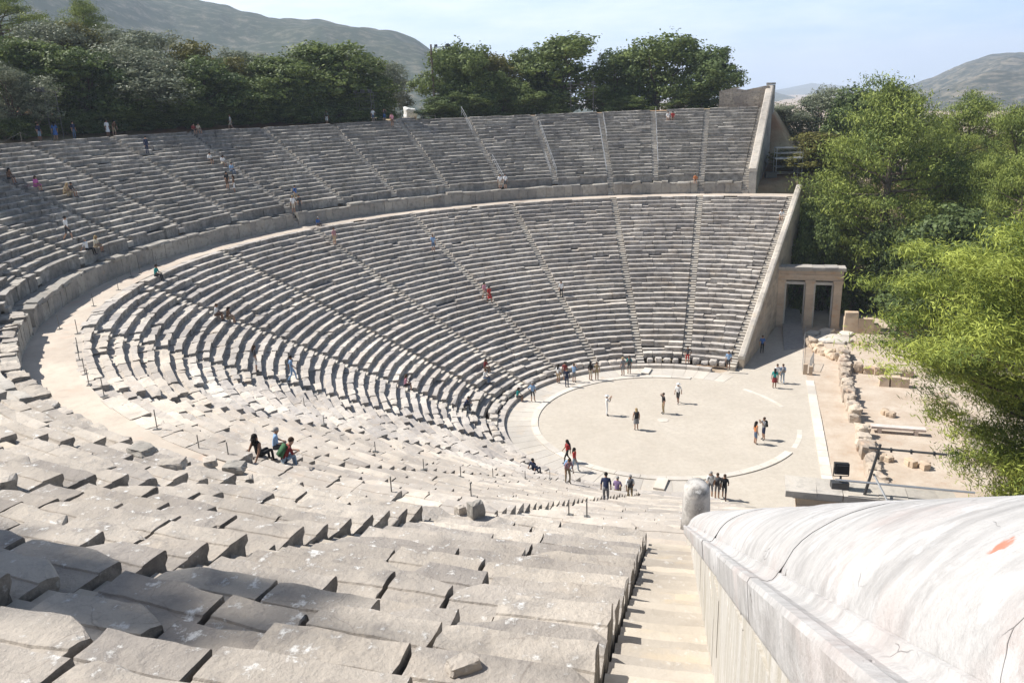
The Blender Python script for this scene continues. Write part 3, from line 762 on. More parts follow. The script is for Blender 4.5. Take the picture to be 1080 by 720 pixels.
def cope_mat():
    M, nt, b = nm('coping_marble'); n = N(nt); P = n.pos()
    c = n.ramp(n.noise(.9, 5, .6), [(.35, (.44, .425, .41)), (.65, (.54, .525, .51))])
    # long weathering streaks running with the curve of the coping
    st = n.noise(7, 7, .68, sc=(.35, 1.1, .5))
    c = n.mix(n.math('MULTIPLY', n.step(st, .46, .66), .55), c, (.24, .23, .225))
    pk = n.step(n.noise(1.3, 4, .6, sc=(1, .6, 1)), .54, .68)
    c = n.mix(n.math('MULTIPLY', pk, .5), c, (.44, .345, .31))
    wl = n.step(n.noise(5, 6, .65), .56, .64); c = n.mix(n.math('MULTIPLY', wl, .6), c, (.60, .59, .58))
    gr = n.step(n.noise(30, 6, .75), .5, .72); c = n.mix(n.math('MULTIPLY', gr, .35), c, (.27, .26, .25))
    li = n.step(n.noise(2.4, 8, .72), .55, .68); c = n.mix(n.math('MULTIPLY', li, .4), c, (.33, .32, .31))
    # cracks
    hs = None
    for sc, th, amt, seed in ((4.1, .006, .2, 5),):
        mp = n.new('ShaderNodeMapping'); mp.inputs['Location'].default_value = (seed, seed*2, 0); mp.inputs['Scale'].default_value = (1.7, .75, 1.0)
        nn = n.new('ShaderNodeTexNoise'); nn.inputs['Scale'].default_value = 2.2; nn.inputs['Detail'].default_value = 4; n.link(P, nn.inputs['Vector'])
        mx = n.new('ShaderNodeMix', data_type='VECTOR'); mx.inputs[0].default_value = .22; n.link(P, mx.inputs[4]); n.link(nn.outputs['Color'], mx.inputs[5])
        n.link(mx.outputs[1], mp.inputs['Vector'])
        v = n.new('ShaderNodeTexVoronoi', feature='DISTANCE_TO_EDGE'); v.inputs['Scale'].default_value = sc; n.link(mp.outputs[0], v.inputs['Vector'])
        k = n.math('MULTIPLY', n.step(v.outputs['Distance'], th, 0.0), n.step(n.noise(1.4+sc*.3, 3), .56, .66))
        c = n.mix(n.math('MULTIPLY', k, amt), c, (.20, .17, .155))
        hs = k if hs is None else n.math('MAXIMUM', hs, k)
    pits = n.step(n.noise(11, 3, .5, sc=(1, .45, .7)), .71, .75); c = n.mix(n.math('MULTIPLY', pits, .8), c, (.12, .10, .09))
    # rust red break in the surface of the nearest block
    for px, py, rr in ((1043, 580, .02), (1060, 572, .018), (1052, 575, .02)):
        q = cope_hit(px, py)
        ds = n.new('ShaderNodeVectorMath', operation='DISTANCE'); n.link(P, ds.inputs[0]); ds.inputs[1].default_value = tuple(q)
        f = n.math('ADD', ds.outputs['Value'], n.math('MULTIPLY', n.math('SUBTRACT', n.noise(22, 4, .6), .5), .12))
        c = n.mix(n.math('MULTIPLY', n.step(n.math('ADD', f, n.math('MULTIPLY', n.math('SUBTRACT', n.noise(60, 5, .7), .5), .05)), rr*1.15, rr*.5), .75), c, (.46, .20, .13))
    n.link(c, b.inputs['Base Color']); b.inputs['Roughness'].default_value = .7; b.inputs['Specular IOR Level'].default_value = .3
    h = n.math('SUBTRACT', n.math('ADD', n.noise(12, 8, .7), st), n.math('MULTIPLY', n.math('MAXIMUM', hs, pits), .7))
    n.bump(h, .014, .9, b.inputs['Normal']); return M
def wallface_mat():
    M, nt, b = nm('streaked_wall_face'); n = N(nt)
    c = n.ramp(n.attr('tint'), [(0, (.40, .365, .30)), (1, (.50, .47, .42))])
    st = n.noise(3.2, 6, .65, sc=(2.2, 2.2, .12)); c = n.mix(n.math('MULTIPLY', n.step(st, .46, .60), .6), c, (.60, .58, .55))
    s2 = n.noise(6, 6, .65, sc=(2, 2, .1)); c = n.mix(n.math('MULTIPLY', n.step(s2, .56, .70), .45), c, (.28, .24, .18))
    n.link(c, b.inputs['Base Color']); b.inputs['Roughness'].default_value = .85; b.inputs['Specular IOR Level'].default_value = .2
    n.bump(n.math('ADD', n.noise(9, 7, .7), s2), .02, .8, b.inputs['Normal']); return M
M_cope = cope_mat(); M_wallface = wallface_mat()
foreground_wall()
# weathered block standing past the lower end of the coping
def end_block():
    v = ray(734, 538); t = 20.2/(v[:2] @ _u); p = CAM+v*t
    mb = MB(); bm = bmesh.new()
    n = 16; V = []; hs = [-.6, -.1, .25, .55, .72, .84, .90]; rs = [.40, .39, .385, .375, .34, .25, .10]
    for h, r in zip(hs, rs):
        for i in range(n):
            a = 2*PI*i/n; V.append((p[0]+.5*0+r*math.copysign(abs(math.cos(a))**.8, math.cos(a)), p[1]+1.2*r*math.copysign(abs(math.sin(a))**.8, math.sin(a)), p[2]+h))
    V = np.array(V); V += .03*np.stack([fbm(V*3, 3), fbm(V*3+9, 6), fbm(V*3+20, 9)], 1)
    F = [(j*n+i, j*n+(i+1) % n, (j+1)*n+(i+1) % n, (j+1)*n+i) for j in range(len(hs)-1) for i in range(n)]+[tuple((len(hs)-1)*n+i for i in range(n)), tuple(range(n))[::-1]]
    bm.free(); mb.add(V, F, .6)
    o = mb.out('stone_block', stone('lichened_block', (.40, .385, .36), (.52, .50, .475), dark=(.10, .095, .09), dark_amt=.85, white_amt=.6, tint=False), None, True)
    tag(o, 'round topped lichened block standing upright at the lower end of the white coping', 'stone block')
end_block()

# ------------------------------------------------------------------ gateways
def gateway(bc, label):
    sg = 1 if bc > 0 else -1
    root = empty('stone_gateway', W(11.7, bc), label, 'gateway', 'stone gateways of the side entrances')
    rz = rad(-9.3)
    def bx(mb, a0, a1, b0, b1, z0, z1, t=.5, jit=.0): mb.box(W((a0+a1)/2, bc+(b0+b1)/2*sg, (z0+z1)/2), (a1-a0, b1-b0, z1-z0), rz, t, 0, jit)
    for a in (8.95, 11.8, 14.5):
        mb = MB(); w = .40
        bx(mb, a-w, a+w, -.42, .42, .30, 2.0, .55); bx(mb, a-w+.004, a+w-.003, -.418, .422, 2.006, 3.6, .35); bx(mb, a-w+.002, a+w-.002, -.42, .417, 3.606, 4.75, .6)
        pil = put(mb.out('pillar', M_gate), root)
        mb = MB(); bx(mb, a-w-.06, a+w+.06, -.48, .48, -.3, .297, .4); mb.out('base', M_gate).parent = pil
        mb = MB(); bx(mb, a-w-.05, a+w+.05, -.46, .46, 4.753, 4.90, .5); bx(mb, a-w-.10, a+w+.10, -.52, .52, 4.903, 5.10, .6); mb.out('capital', M_gate).parent = pil
    for a0, a1 in ((9.36, 11.39), (12.21, 14.09)):
        mb = MB()
        bx(mb, a0, a0+.16, -.2, .2, 0, 4.6, .6); bx(mb, a1-.16, a1, -.2, .2, 0, 4.6, .6); bx(mb, a0-.002, a1+.002, -.22, .22, 4.6, 4.9, .7)
        put(mb.out('door_frame', M_gatef), root)
    mb = MB()
    for q, (o_, z0, z1) in enumerate(((0, 5.103, 5.32), (.03, 5.323, 5.55), (.06, 5.553, 5.68))): bx(mb, 8.5-o_, 14.95+o_, -.44-o_, .44+o_, z0, z1, .45+.1*q)
    for a0, a1 in ((8.5, 10.4), (10.41, 12.3), (12.31, 14.95)): bx(mb, a0, a1, -.42, .42, 5.683, 6.08, RNG.uniform(.2, .8))
    put(mb.out('entablature', M_gate), root)
    mb = MB(); bx(mb, 8.28, 15.17, -.60, .60, 6.083, 6.22, .5)
    a = 7.95
    for L in (1.35, 1.1, 1.5, 1.2, 1.25, .75): bx(mb, a, min(a+L-.012, 15.5), -.82+RNG.uniform(0, .06), .82-RNG.uniform(0, .06), 6.223, 6.52+RNG.uniform(-.03, .03), RNG.uniform(.2, .9), .015); a += L
    put(mb.out('cornice', M_cornice), root)
    return root
M_gatef = stone('gateway_frame_stone', (.46, .44, .40), (.54, .52, .48), dark_amt=.2, white_amt=.2)
M_cornice = stone('cornice_stone', (.40, .375, .34), (.50, .47, .43), dark=(.16, .15, .14), dark_amt=.45, white_amt=.3)
gateway(28.2, 'tall ochre stone gateway of two openings between three pillars beside the far end wall')
gateway(-21.9, 'weathered top of the near stone gateway rising behind the white foreground coping')

# ------------------------------------------------------------------ ruins of the stage building and around the far gateway
def rot_box(mb, a, b, z, size, t=.5, jit=.03, rz=0, tilt=(0, 0)): mb.box(W(a, b, z), size, rad(-9.3)+rz, t, 0, jit, tilt)
def rubble_wall(name, pts, hmin, hmax, th, label, cat='low wall', mat=M_ruin, seed=1, L=(.5, 1.1), z0=0.0, courses=1):
    r = random.Random(seed); mb = MB()
    for (a0, b0), (a1, b1) in zip(pts[:-1], pts[1:]):
        D = math.hypot(a1-a0, b1-b0); s = 0; an = math.atan2(b1-b0, a1-a0)
        while s < D-.2:
            w = min(r.uniform(*L), D-s); f = (s+w/2)/D
            for q in range(courses):
                h = r.uniform(hmin, hmax)/courses
                a_, b_ = a0+(a1-a0)*f+r.uniform(-.08, .08), b0+(b1-b0)*f+r.uniform(-.06, .06); p = W(a_, b_, z0+h*(q+.42))
                mb.rock(p, (w*1.04, th*r.uniform(.8, 1.15), h*1.2), rad(-9.3)+an+r.uniform(-.25, .25), r.randrange(999), 2, .26, r.uniform(.1, .9))
            s += w
    o = mb.out(name, mat); o['label'] = label; o['category'] = cat; return o
rubble_wall('rubble_wall', [(14.6, 19.5), (13.95, 10), (13.9, 2.2)], .55, 1.0, .85, 'long low wall of pale rubble blocks running along the stage front on the far side', seed=3)
rubble_wall('rubble_wall', [(14.1, .2), (14.1, -9.5)], .5, .95, .9, 'low rubble wall along the stage front nearest the white pole frame', seed=5)
rubble_wall('rubble_wall', [(15.1, 14.2), (19.8, 13.9)], .4, .8, .7, 'short low cross wall of brown stone blocks on the stage area', seed=8, mat=M_gate)
rubble_wall('rubble_wall', [(11.6, 22.6), (12.6, 19.2), (14.1, 17.2)], .35, .8, .9, 'tumbled row of reddish foundation stones beside the metal barriers', seed=12, mat=M_gate)
rubble_wall('rubble_wall', [(20.5, 9), (21.5, 3), (21.2, -3)], .4, .9, 1.0, 'white rubble footing at the back of the stage area by the pine', seed=15)
rubble_wall('rubble_wall', [(21, 16), (25, 13), (29, 12.5)], .5, 1.0, 1.0, 'pale rubble wall seen through the gaps in the near pine', seed=19)
rubble_wall('rubble_wall', [(8.9, 37.6), (11, 39.2), (14, 38.6), (17.5, 38.2), (23, 38.0)], 1.7, 2.3, .8, 'curving retaining wall of small stones behind the far gateway', seed=22, mat=M_anal, courses=3)
def group_blocks(name, items, label, cat, mat=M_ruin):
    mb = MB()
    for (a, b, z, sx, sy, sz, rz) in items: rot_box(mb, a, b, z, (sx, sy, sz), RNG.uniform(.2, .9), .035, rz)
    return tag(mb.out(name, mat), label, cat)
group_blocks('stepped_wall', [(15.9, 26.9, .6, 1.3, .8, 1.9, 0), (15.9, 26.9, 1.85, 1.2, .78, .62, 0), (17.3, 26.9, .7, 1.5, .8, 1.7, 0), (18.35, 26.9, .35, .6, .75, 1.3, 0)], 'brown stepped stone wall standing just right of the far gateway', 'wall', M_gate)
group_blocks('stone_pier', [(21.0, 26.3, .5, 2.0, .8, 1.6, 0), (22.1, 26.3, .4, .9, .7, 1.3, 0)], 'low brown stone pier right of the stepped wall by the far gateway', 'wall', M_gate)
group_blocks('stone_plinth', [(17.0, 11.2, .38, .75, .75, .8, 0), (17.85, 11.2, .4, .75, .72, .85, .03), (18.6, 11.15, .36, .6, .7, .78, -.04)], 'three brown cubic blocks set in a row on the pale stage floor', 'stone plinth', M_gate)
group_blocks('stone_block', [(18.0, 12.3, .62, .95, .7, .5, .2)], 'rough pale block lying behind the three brown cubes of the stage floor', 'stone block')
for q, (a, b, s, lb) in enumerate(((16.3, 22.6, (1.5, .7, .35), 'flat dark stones lying on the dry ground before the stepped wall'), (16.6, 4.4, (.8, .6, .45), 'small brown stones heaped midway on the pale stage floor'),
      (17.0, -4.6, (1.0, .7, .5), 'heap of reddish stones near the front of the stage by the lamp frame'), (15.3, -3.9, (.7, .5, .4), 'single reddish stone beside the heap near the lamp frame'))):
    mb = MB()
    for j in range(4): mb.rock(W(a+RNG.uniform(-.5, .5)*s[0], b+RNG.uniform(-.5, .5)*s[1], s[2]*.35), (s[0]*.6, s[1]*.7, s[2]), RNG.uniform(0, 3), j+q*9, 1, .15, RNG.uniform(.2, .8))
    tag(mb.out('stone_heap', M_gate), lb, 'stones')
mb = MB(); rot_box(mb, 16.6, .95, .42, (3.6, .55, .18), .5, 0); rot_box(mb, 15.4, .95, .17, (.25, .45, .36), .5, 0); rot_box(mb, 17.8, .95, .17, (.25, .45, .36), .5, 0)
tag(mb.out('bench', M_board), 'long pinkish board bench lying across the stage area', 'bench')
# strip of stone slabs along the edge of the orchestra
mb = MB(); b = 11.2
while b > -11: L = RNG.uniform(.9, 1.5); mb.box(W(11.25-(b*.003), b-L/2, -.02), (.66, L-.02, .12), rad(-9.3), RNG.uniform(.3, .9), 0, .006); b -= L
tag(mb.out('slab_strip', M_ring), 'straight strip of pale grey slabs crossing in front of the stage', 'stone strip')
mb = MB(); mb.box(W(10.9, 12.9, .45), (.34, .34, .95), rad(-9.3), .5, 0, .02); mb.box(W(11.35, 12.8, .38), (.3, .3, .8), rad(-9.3), .3, 0, .02)
tag(mb.out('stone_stump', M_gate), 'pair of dark square stumps at the far end of the slab strip', 'stump')
# raised threshold of pale stone before the far gateway
mb = MB()
for i in range(14): mb.rock(W(12.0+RNG.uniform(0, 3.4), 22.8+RNG.uniform(0, 4.2), .08), (RNG.uniform(1.0, 1.9), RNG.uniform(.8, 1.4), .36), RNG.uniform(0, 3), i, 1, .12, RNG.uniform(.4, 1))
tag(mb.out('broken_paving', M_ring), 'patch of bright broken paving stones in front of the far gateway', 'paving')
# wooden ramp in the far side entrance
mb = MB()
V = [W(9.3, 19.5, .02), W(11.2, 20.5, .02), W(11.3, 36, .62), W(9.4, 36, .62), W(9.3, 19.5, -.2), W(11.2, 20.5, -.2), W(11.3, 36, -.2), W(9.4, 36, -.2)]
mb.add(V, [(0, 1, 2, 3), (0, 4, 5, 1), (1, 5, 6, 2), (2, 6, 7, 3), (3, 7, 4, 0)])
tag(mb.out('ramp', plain('grey_ramp_boards', (.34, .32, .30), .9, var=.15)), 'grey boarded ramp rising through the left opening of the far gateway', 'ramp')
# flat slabs by the seats
for (px, py, lb) in ((697, 511, 'upright white slab step at the near edge of the orchestra ring'), (682, 392, 'flat white slab set in the walkway at the far edge of the ring')):
    p = hit(px, py); mb = MB(); mb.box((p[0], p[1], p[2]+.06), (.7, 1.5, .16), rad(-14), .8, 0, .02)
    tag(mb.out('stone_slab', M_ring), lb, 'stone slab')

# ------------------------------------------------------------------ metal barriers, posts, rails, lamp rigs
def barrier(a0, b0, a1, b1, label):
    mb = MB(); p = np.array(W(a0, b0, 0)); q = np.array(W(a1, b1, 0)); up = np.array([0, 0, 1.0])
    for w in (0, 1): r = p+(q-p)*w; mb.tube(r, r+up*1.1, .022)
    mb.tube(p+up*1.1, q+up*1.1, .022); mb.tube(p+up*.18, q+up*.18, .018)
    n = max(3, int(np.linalg.norm(q-p)/.14))
    for i in range(1, n): r = p+(q-p)*i/n; mb.tube(r+up*.18, r+up*1.1, .009, n=4)
    tag(mb.out('crowd_barrier', M_steel), label, 'barrier', 'metal barriers by the far gateway')
bp = [(10.7, 13.6), (10.85, 15.8), (11.0, 18.0), (11.15, 20.2), (11.3, 22.4), (11.45, 24.6)]
for i, (p, q) in enumerate(zip(bp[:-1], bp[1:])): barrier(p[0], p[1]+.05, q[0], q[1]-.05, f'{ORD[i]} steel barrier panel from the orchestra in the row leading to the far gateway')
barrier(11.3, 13.6, 11.75, 16.0, 'steel barrier panel standing right of the row of barriers near the dark stumps')
posts = [(63, 347), (82, 352), (83, 372), (125, 306), (138.5, 292), (148, 288), (165.6, 281), (99, 323), (84, 380), (90, 395), (94, 406), (110, 418), (166, 453), (210, 473), (241, 481), (321, 428), (342, 449), (396, 476), (413, 519), (447, 495), (486, 503), (520, 504), (497, 524), (554, 506), (580, 505), (600, 544), (619, 546)]
pm = None
for i, (px, py) in enumerate(posts):
    p = hit(px, py); h = .95
    o = None
    if pm is None:
        mb = MB(); mb.tube((0, 0, 0), (0, 0, h), .02, .02, 8); mb.tube((0, 0, h), (0, 0, h+.02), .03, .02, 8)
        o = mb.out('rope_post', M_post); pm = o.data
        mb = MB(); mb.box((0, 0, .03), (.30, .16, .04), 0, .5); pb = mb.out('foot_plate', M_post); pbm = pb.data
    else:
        o = link(bpy.data.objects.new('rope_post', pm)); pb = link(bpy.data.objects.new('foot_plate', pbm))
    pb.parent = o; o.scale = (1, 1, .85 if px < 180 else .56)
    o.location = p+np.array([0, 0, -.01]); o.rotation_euler = (0, 0, RNG.uniform(0, 3))
    where = 'on the walkway at the left' if px < 180 else ('above the worn lower benches' if px < 420 else 'on the near lower benches')
    tag(o, f'thin rope post {where}, number {i+1} from the left'.replace('number ', '').replace(f'{i+1} from', f'{ORD[i] if i < 23 else ["twenty fourth","twenty fifth","twenty sixth","twenty seventh"][i-23]} from'), 'post', 'rope posts')
def rim(px):
    v = ray(px, 130); h = v[:2]/np.linalg.norm(v[:2]); t = 30.0
    while t < 300:
        q = CAM[:2]+h*t; k, R = inv(np.array([q[0]]), np.array([q[1]]))
        if R[0] > 60.5: return t
        t += .5
    return t
def handrail(k, side, r0, r1, label):
    c, d, u, v = frame(k); mb = MB(); pts = []
    for r in np.linspace(r0, r1, max(3, int((r1-r0)/2.5)+1)):
        R = RUB+r*DU; p = c+(R+d)*u+side*.36*v; z = ZUB+r*HU-.05
        mb.tube((p[0], p[1], z-.2), (p[0], p[1], z+.95), .024); pts.append(np.array([p[0], p[1], z+.95]))
    mb.path(pts, .024); mb.path([q-np.array([0, 0, .45]) for q in pts], .018)
    tag(mb.out('handrail', M_steel), label, 'handrail', 'steel handrails on the far upper stairs')
handrail(3, -1, 0, 6, 'steel handrail at the foot of the upper stair above the two in white')
handrail(3, 1, 15, 22, 'steel handrail at the head of an upper stair, ending by the trees')
handrail(2.5, -1, 1, 16, 'long steel handrail down the right side of the middle far upper stair')
handrail(2.5, 1, 1, 6, 'short steel handrail at lower left of the middle far upper stair')
handrail(2, 1, 1, 16, 'long steel handrail left of the upper stair over the podium opening')
handrail(2, -1, 11, 18, 'short upper handrail right of the upper stair over the podium opening')
handrail(1.5, -1, 2, 19, 'steel handrail of the upper stair below the two seated visitors')
def rail_fence():
    mb = MB(); prev = None
    for k in np.linspace(3.2, 8.2, 34):
        p = polar(58.6, k, 0); z = gz1(p[0], p[1]); q = np.array([p[0], p[1], z])
        mb.tube(q, q+np.array([0, 0, 1.0]), .03)
        if prev is not None: mb.tube(prev+np.array([0, 0, .95]), q+np.array([0, 0, .95]), .015, n=4)
        prev = q
    tag(mb.out('rope_fence', M_post), 'thin post and rope fence along the rim behind the top row', 'fence')
rail_fence()
def lamp_rig(px, py, dist, w, h, label, ang_=0.0):
    p = far_at(px, py, dist); z = gz1(p[0], p[1]); root = empty('lamp_scaffold', (p[0], p[1], z), label, 'lamp scaffold', 'lamp scaffolds under the trees')
    mb = MB(); e = np.array([math.cos(ang_), math.sin(ang_), 0]); g = np.array([-e[1], e[0], 0]); o = np.array([p[0], p[1], z])
    for s in (-1, 1):
        for q in (-1, 1): mb.tube(o+s*w/2*e+q*.6*g, o+s*w/2*e+q*.6*g+np.array([0, 0, h]), .035)
        for zz in (h*.33, h*.66, h): mb.tube(o+s*w/2*e-.6*g+np.array([0, 0, zz]), o+s*w/2*e+.6*g+np.array([0, 0, zz]), .025)
    for zz in (h*.45, h*.72, h-.05, h-.5):
        for q in (-1, 1): mb.tube(o-(w/2+.5)*e+q*.6*g+np.array([0, 0, zz]), o+(w/2+.5)*e+q*.6*g+np.array([0, 0, zz]), .025)
    mb.tube(o-w/2*e+.6*g, o+w/2*e+.6*g+np.array([0, 0, h*.7]), .03)
    put(mb.out('frame', M_post), root)
    for s in (-1, 0, 1):
        lb = MB(); c = o+s*w/2*e-.75*g+np.array([0, 0, h+.15]); lb.box(c, (.5, .3, .4), ang_, .5); lb.tube(c-g*.15, c-g*.35, .16, .2, 8); put(lb.out('floodlight', M_dsteel), root)
lamp_rig(54, 140, rim(54)+1, 1.9, 4.6, 'steel lamp scaffold standing under the trees at the far left', rad(-20))
lamp_rig(386, 118, rim(386)+.6, 2.0, 3.8, 'steel lamp scaffold under the trees left of the white tarpaulin')
lamp_rig(614, 113, rim(614)+1.5, 3.2, 4.0, 'wide lamp scaffold under the dark trees above the middle of the seats')
def tower():
    p = far_at(829, 205, 106); z = gz1(p[0], p[1]); o = np.array([p[0], p[1], z-.1]); root = empty('scaffold_tower', o, 'grey steel scaffold tower with a platform and ladder beyond the upper end wall', 'scaffold')
    w, dp, h = 3.1, 1.7, 3.6; mb = MB()
    for sx in (-1, 1):
        for sy in (-1, 1): mb.tube(o+np.array([sx*w/2, sy*dp/2, 0]), o+np.array([sx*w/2, sy*dp/2, h]), .05)
    for zz in (.5, 1.25, 2.2, 2.9, 3.55):
        for sy in (-1, 1): mb.tube(o+np.array([-w/2, sy*dp/2, zz]), o+np.array([w/2, sy*dp/2, zz]), .04)
        for sx in (-1, 1): mb.tube(o+np.array([sx*w/2, -dp/2, zz]), o+np.array([sx*w/2, dp/2, zz]), .04)
    put(mb.out('frame', M_steel), root)
    mb = MB(); mb.box(o+np.array([0, 0, 2.28]), (w+.3, dp+.2, .12)); put(mb.out('platform', M_steel), root)
    mb = MB(); a = o+np.array([w/2-.75, -dp/2-.12, 0])
    for s in (-.22, .22): mb.tube(a+np.array([s, 0, 0]), a+np.array([s, 0, 2.3]), .035)
    for q in range(8): mb.tube(a+np.array([-.22, 0, .25+.28*q]), a+np.array([.22, 0, .25+.28*q]), .025)
    put(mb.out('ladder', M_steel), root)
    q = o+np.array([-w/2-.6, -.8, .35]); mb = MB(); mb.box(q, (1.3, .8, .7), .1, .5, 0, .02); tag(mb.out('cable_drum_box', M_dsteel), 'grey equipment box on the ground left of the scaffold tower', 'box')
tower()
def spot():
    o = np.array(W(10.3, -21.9, 6.5)); root = empty('floodlight', o, 'black floodlight on a bracket standing on top of the near gateway', 'floodlight')
    mb = MB(); mb.box(o+np.array([0, 0, 1.0]), (.62, .34, .50), rad(-5), .5, 0, 0, (-.2, 0)); mb.box(o+np.array([0, -.17, 1.02]), (.50, .1, .38), rad(-5), .5)
    for s in (-.33, .33): mb.tube(o+np.array([s, 0, 1.05]), o+np.array([s, 0, .62]), .02)
    mb.tube(o+np.array([-.33, 0, .62]), o+np.array([.33, 0, .62]), .02); put(mb.out('lamp_housing', M_black), root)
    mb = MB(); mb.tube(o, o+np.array([0, 0, .62]), .05); mb.box(o+np.array([-.02, 0, .17]), (.75, .35, .34), 0, .5); put(mb.out('stand', M_dsteel), root)
    root = empty('pipe_frame', W(12, -22.4, 6.5), 'dark steel pole and pipe frame for lamps fixed to the near gateway', 'lamp frame')
    mb = MB(); up = lambda a, b, z: np.array(W(a, b, z))
    mb.tube(up(11.25, -22.3, 6.2), up(11.75, -22.2, 8.95), .075, .06, 8); put(mb.out('pole', M_dsteel), root)
    mb = MB(); mb.tube(up(11.3, -22.2, 8.75), up(14.4, -22.2, 8.72), .05); 
    for a in (12.2, 13.0, 13.9): mb.box(W(a, -22.2, 8.72), (.08, .16, .16), rad(-9.3))
    put(mb.out('cross_pipe', M_dsteel), root)
    mb = MB(); mb.tube(up(10.0, -22.6, 7.25), up(15.6, -22.4, 7.15), .05); mb.tube(up(12.1, -23.2, 6.75), up(15.6, -23.2, 6.75), .06); mb.tube(up(12.1, -23.2, 6.2), up(12.1, -23.2, 6.75), .05); mb.tube(up(11.6, -22.2, 7.5), up(12.1, -23.2, 6.75), .05); mb.tube(up(14.2, -23.2, 6.75), up(14.2, -23.2, 6.2), .04)
    put(mb.out('rail', M_steel), root)
spot()
# pole and tarpaulin on the rim
p = far_at(457, 90, 118); z = gz1(p[0], p[1]); mb = MB(); top = far_at(457, 47, 118)[2]; mb.tube((p[0], p[1], z-.5), (p[0], p[1], top), .16, .13, 8)
o = mb.out('utility_pole', M_bark); tag(o, 'dark wooden pole standing among the trees on the rim', 'pole')
p = far_at(470, 90, 122); z = gz1(p[0], p[1]); top = far_at(470, 49, 122)[2]; mb = MB(); mb.tube((p[0], p[1], z-.5), (p[0], p[1], top), .08, .07, 8); mb.tube((p[0]-1.3, p[1], top-.1), (p[0]+1.1, p[1], top), .06); mb.box((p[0]-1.1, p[1], top+.15), (.4, .3, .3)); mb.box((p[0]+.6, p[1], top+.2), (.4, .3, .3))
tag(mb.out('lamp_pole', M_dsteel), 'thin lamp pole with a crossbar showing above the trees', 'lamp pole')
p = far_at(432, 112, rim(432)+13); z = gz1(p[0], p[1]); mb = MB(); mb.rock((p[0], p[1], z+.8), (1.7, 1.3, 2.3), .5, 4, 3, .2)
tag(mb.out('covered_stack', M_tarp, None, True), 'stack covered with white tarpaulin under the trees on the rim', 'tarpaulin')
mb = MB(); r0_ = rim(427)-.5
for i in range(9): 
    f = i/8; q = far_at(422+f*8, 121-f*14, r0_+f*7); mb.box((q[0], q[1], gz1(q[0], q[1])+.0+.05), (2.0, .9, .3), 0, RNG.uniform(.3, .8), 0, .04)
tag(mb.out('earth_steps', M_dfloor), 'short flight of pale steps climbing from the top row to the tarpaulin', 'steps')
# ------------------------------------------------------------------ loose stones
loose = [(502, 544, .30, .26, .36, 'dark upright lichened stone standing on the near walkway', 1), (486, 541, .22, .2, .2, 'small round stone beside the dark upright stone on the walkway', 0),
         (488, 705, .26, .17, .10, 'small white broken stone lying between two slabs in the foreground', 2), (248, 496, .55, .45, .22, 'dark sided broken block on the near walkway left of the seated visitors', 1),
         (222, 489, .45, .35, .18, 'smaller broken block left of the dark sided block on the walkway', 0), (150, 477, .7, .5, .2, 'flat broken slab at the near end of the walkway wall', 1), (182, 492, .6, .45, .18, 'rough fallen slab between the walkway wall and the posts', 0)]
for i, (px, py, sx, sy, sz, lb, dk) in enumerate(loose):
    p = hit(px, py); mb = MB(); mb.rock((p[0], p[1], p[2]+sz*.40), (sx, sy, sz*1.1), RNG.uniform(0, 3), 40+i, 2, .2, .6)
    tag(mb.out('broken_stone', M_diaz if dk == 1 else M_near), lb, 'stone')
# ------------------------------------------------------------------ trees
def leaf_mesh(name, C, size, asp, mat, tint, rs, updir=None, flat=0.0, outw=None):
    n = len(C); N_ = rs.normal(size=(n, 3))*.42+outw; N_ /= np.linalg.norm(N_, axis=1)[:, None]+1e-6
    T = rs.normal(size=(n, 3))
    if updir is not None: T = T*.55+updir
    T -= (T*N_).sum(1)[:, None]*N_; T /= np.linalg.norm(T, axis=1)[:, None]+1e-9
    B = np.cross(N_, T); s = size*rs.uniform(.65, 1.35, n)[:, None]
    V = np.empty((n, 4, 3)); V[:, 0] = C-T*s*.5; V[:, 1] = C+B*s*asp*.5; V[:, 2] = C+T*s*.5; V[:, 3] = C-B*s*asp*.5
    me = bpy.data.meshes.new(name); me.vertices.add(n*4); me.vertices.foreach_set('co', V.reshape(-1).astype(np.float32))
    me.loops.add(n*4); me.loops.foreach_set('vertex_index', np.arange(n*4, dtype=np.int32))
    me.polygons.add(n); me.polygons.foreach_set('loop_start', np.arange(0, n*4, 4, dtype=np.int32))
    try: me.polygons.foreach_set('loop_total', np.full(n, 4, dtype=np.int32))
    except Exception: pass
    me.materials.append(mat); a = me.attributes.new('tint', 'FLOAT', 'FACE'); a.data.foreach_set('value', np.clip(tint, 0, 1).astype(np.float32))
    me.update(calc_edges=True); me.validate()
    o = bpy.data.objects.new(name, me); link(o); return o
def limbs(mb, base, tips, r0, rs, split):
    for tp in tips:
        tp = np.asarray(tp); mid = base+(tp-base)*.5+rs.normal(0, .12, 3)*np.linalg.norm(tp-base)*.4; mid[2] -= .06*np.linalg.norm(tp-base)
        mb.tube(base, mid, r0, r0*.62, 6); mb.tube(mid, tp, r0*.62, r0*.15, 5)
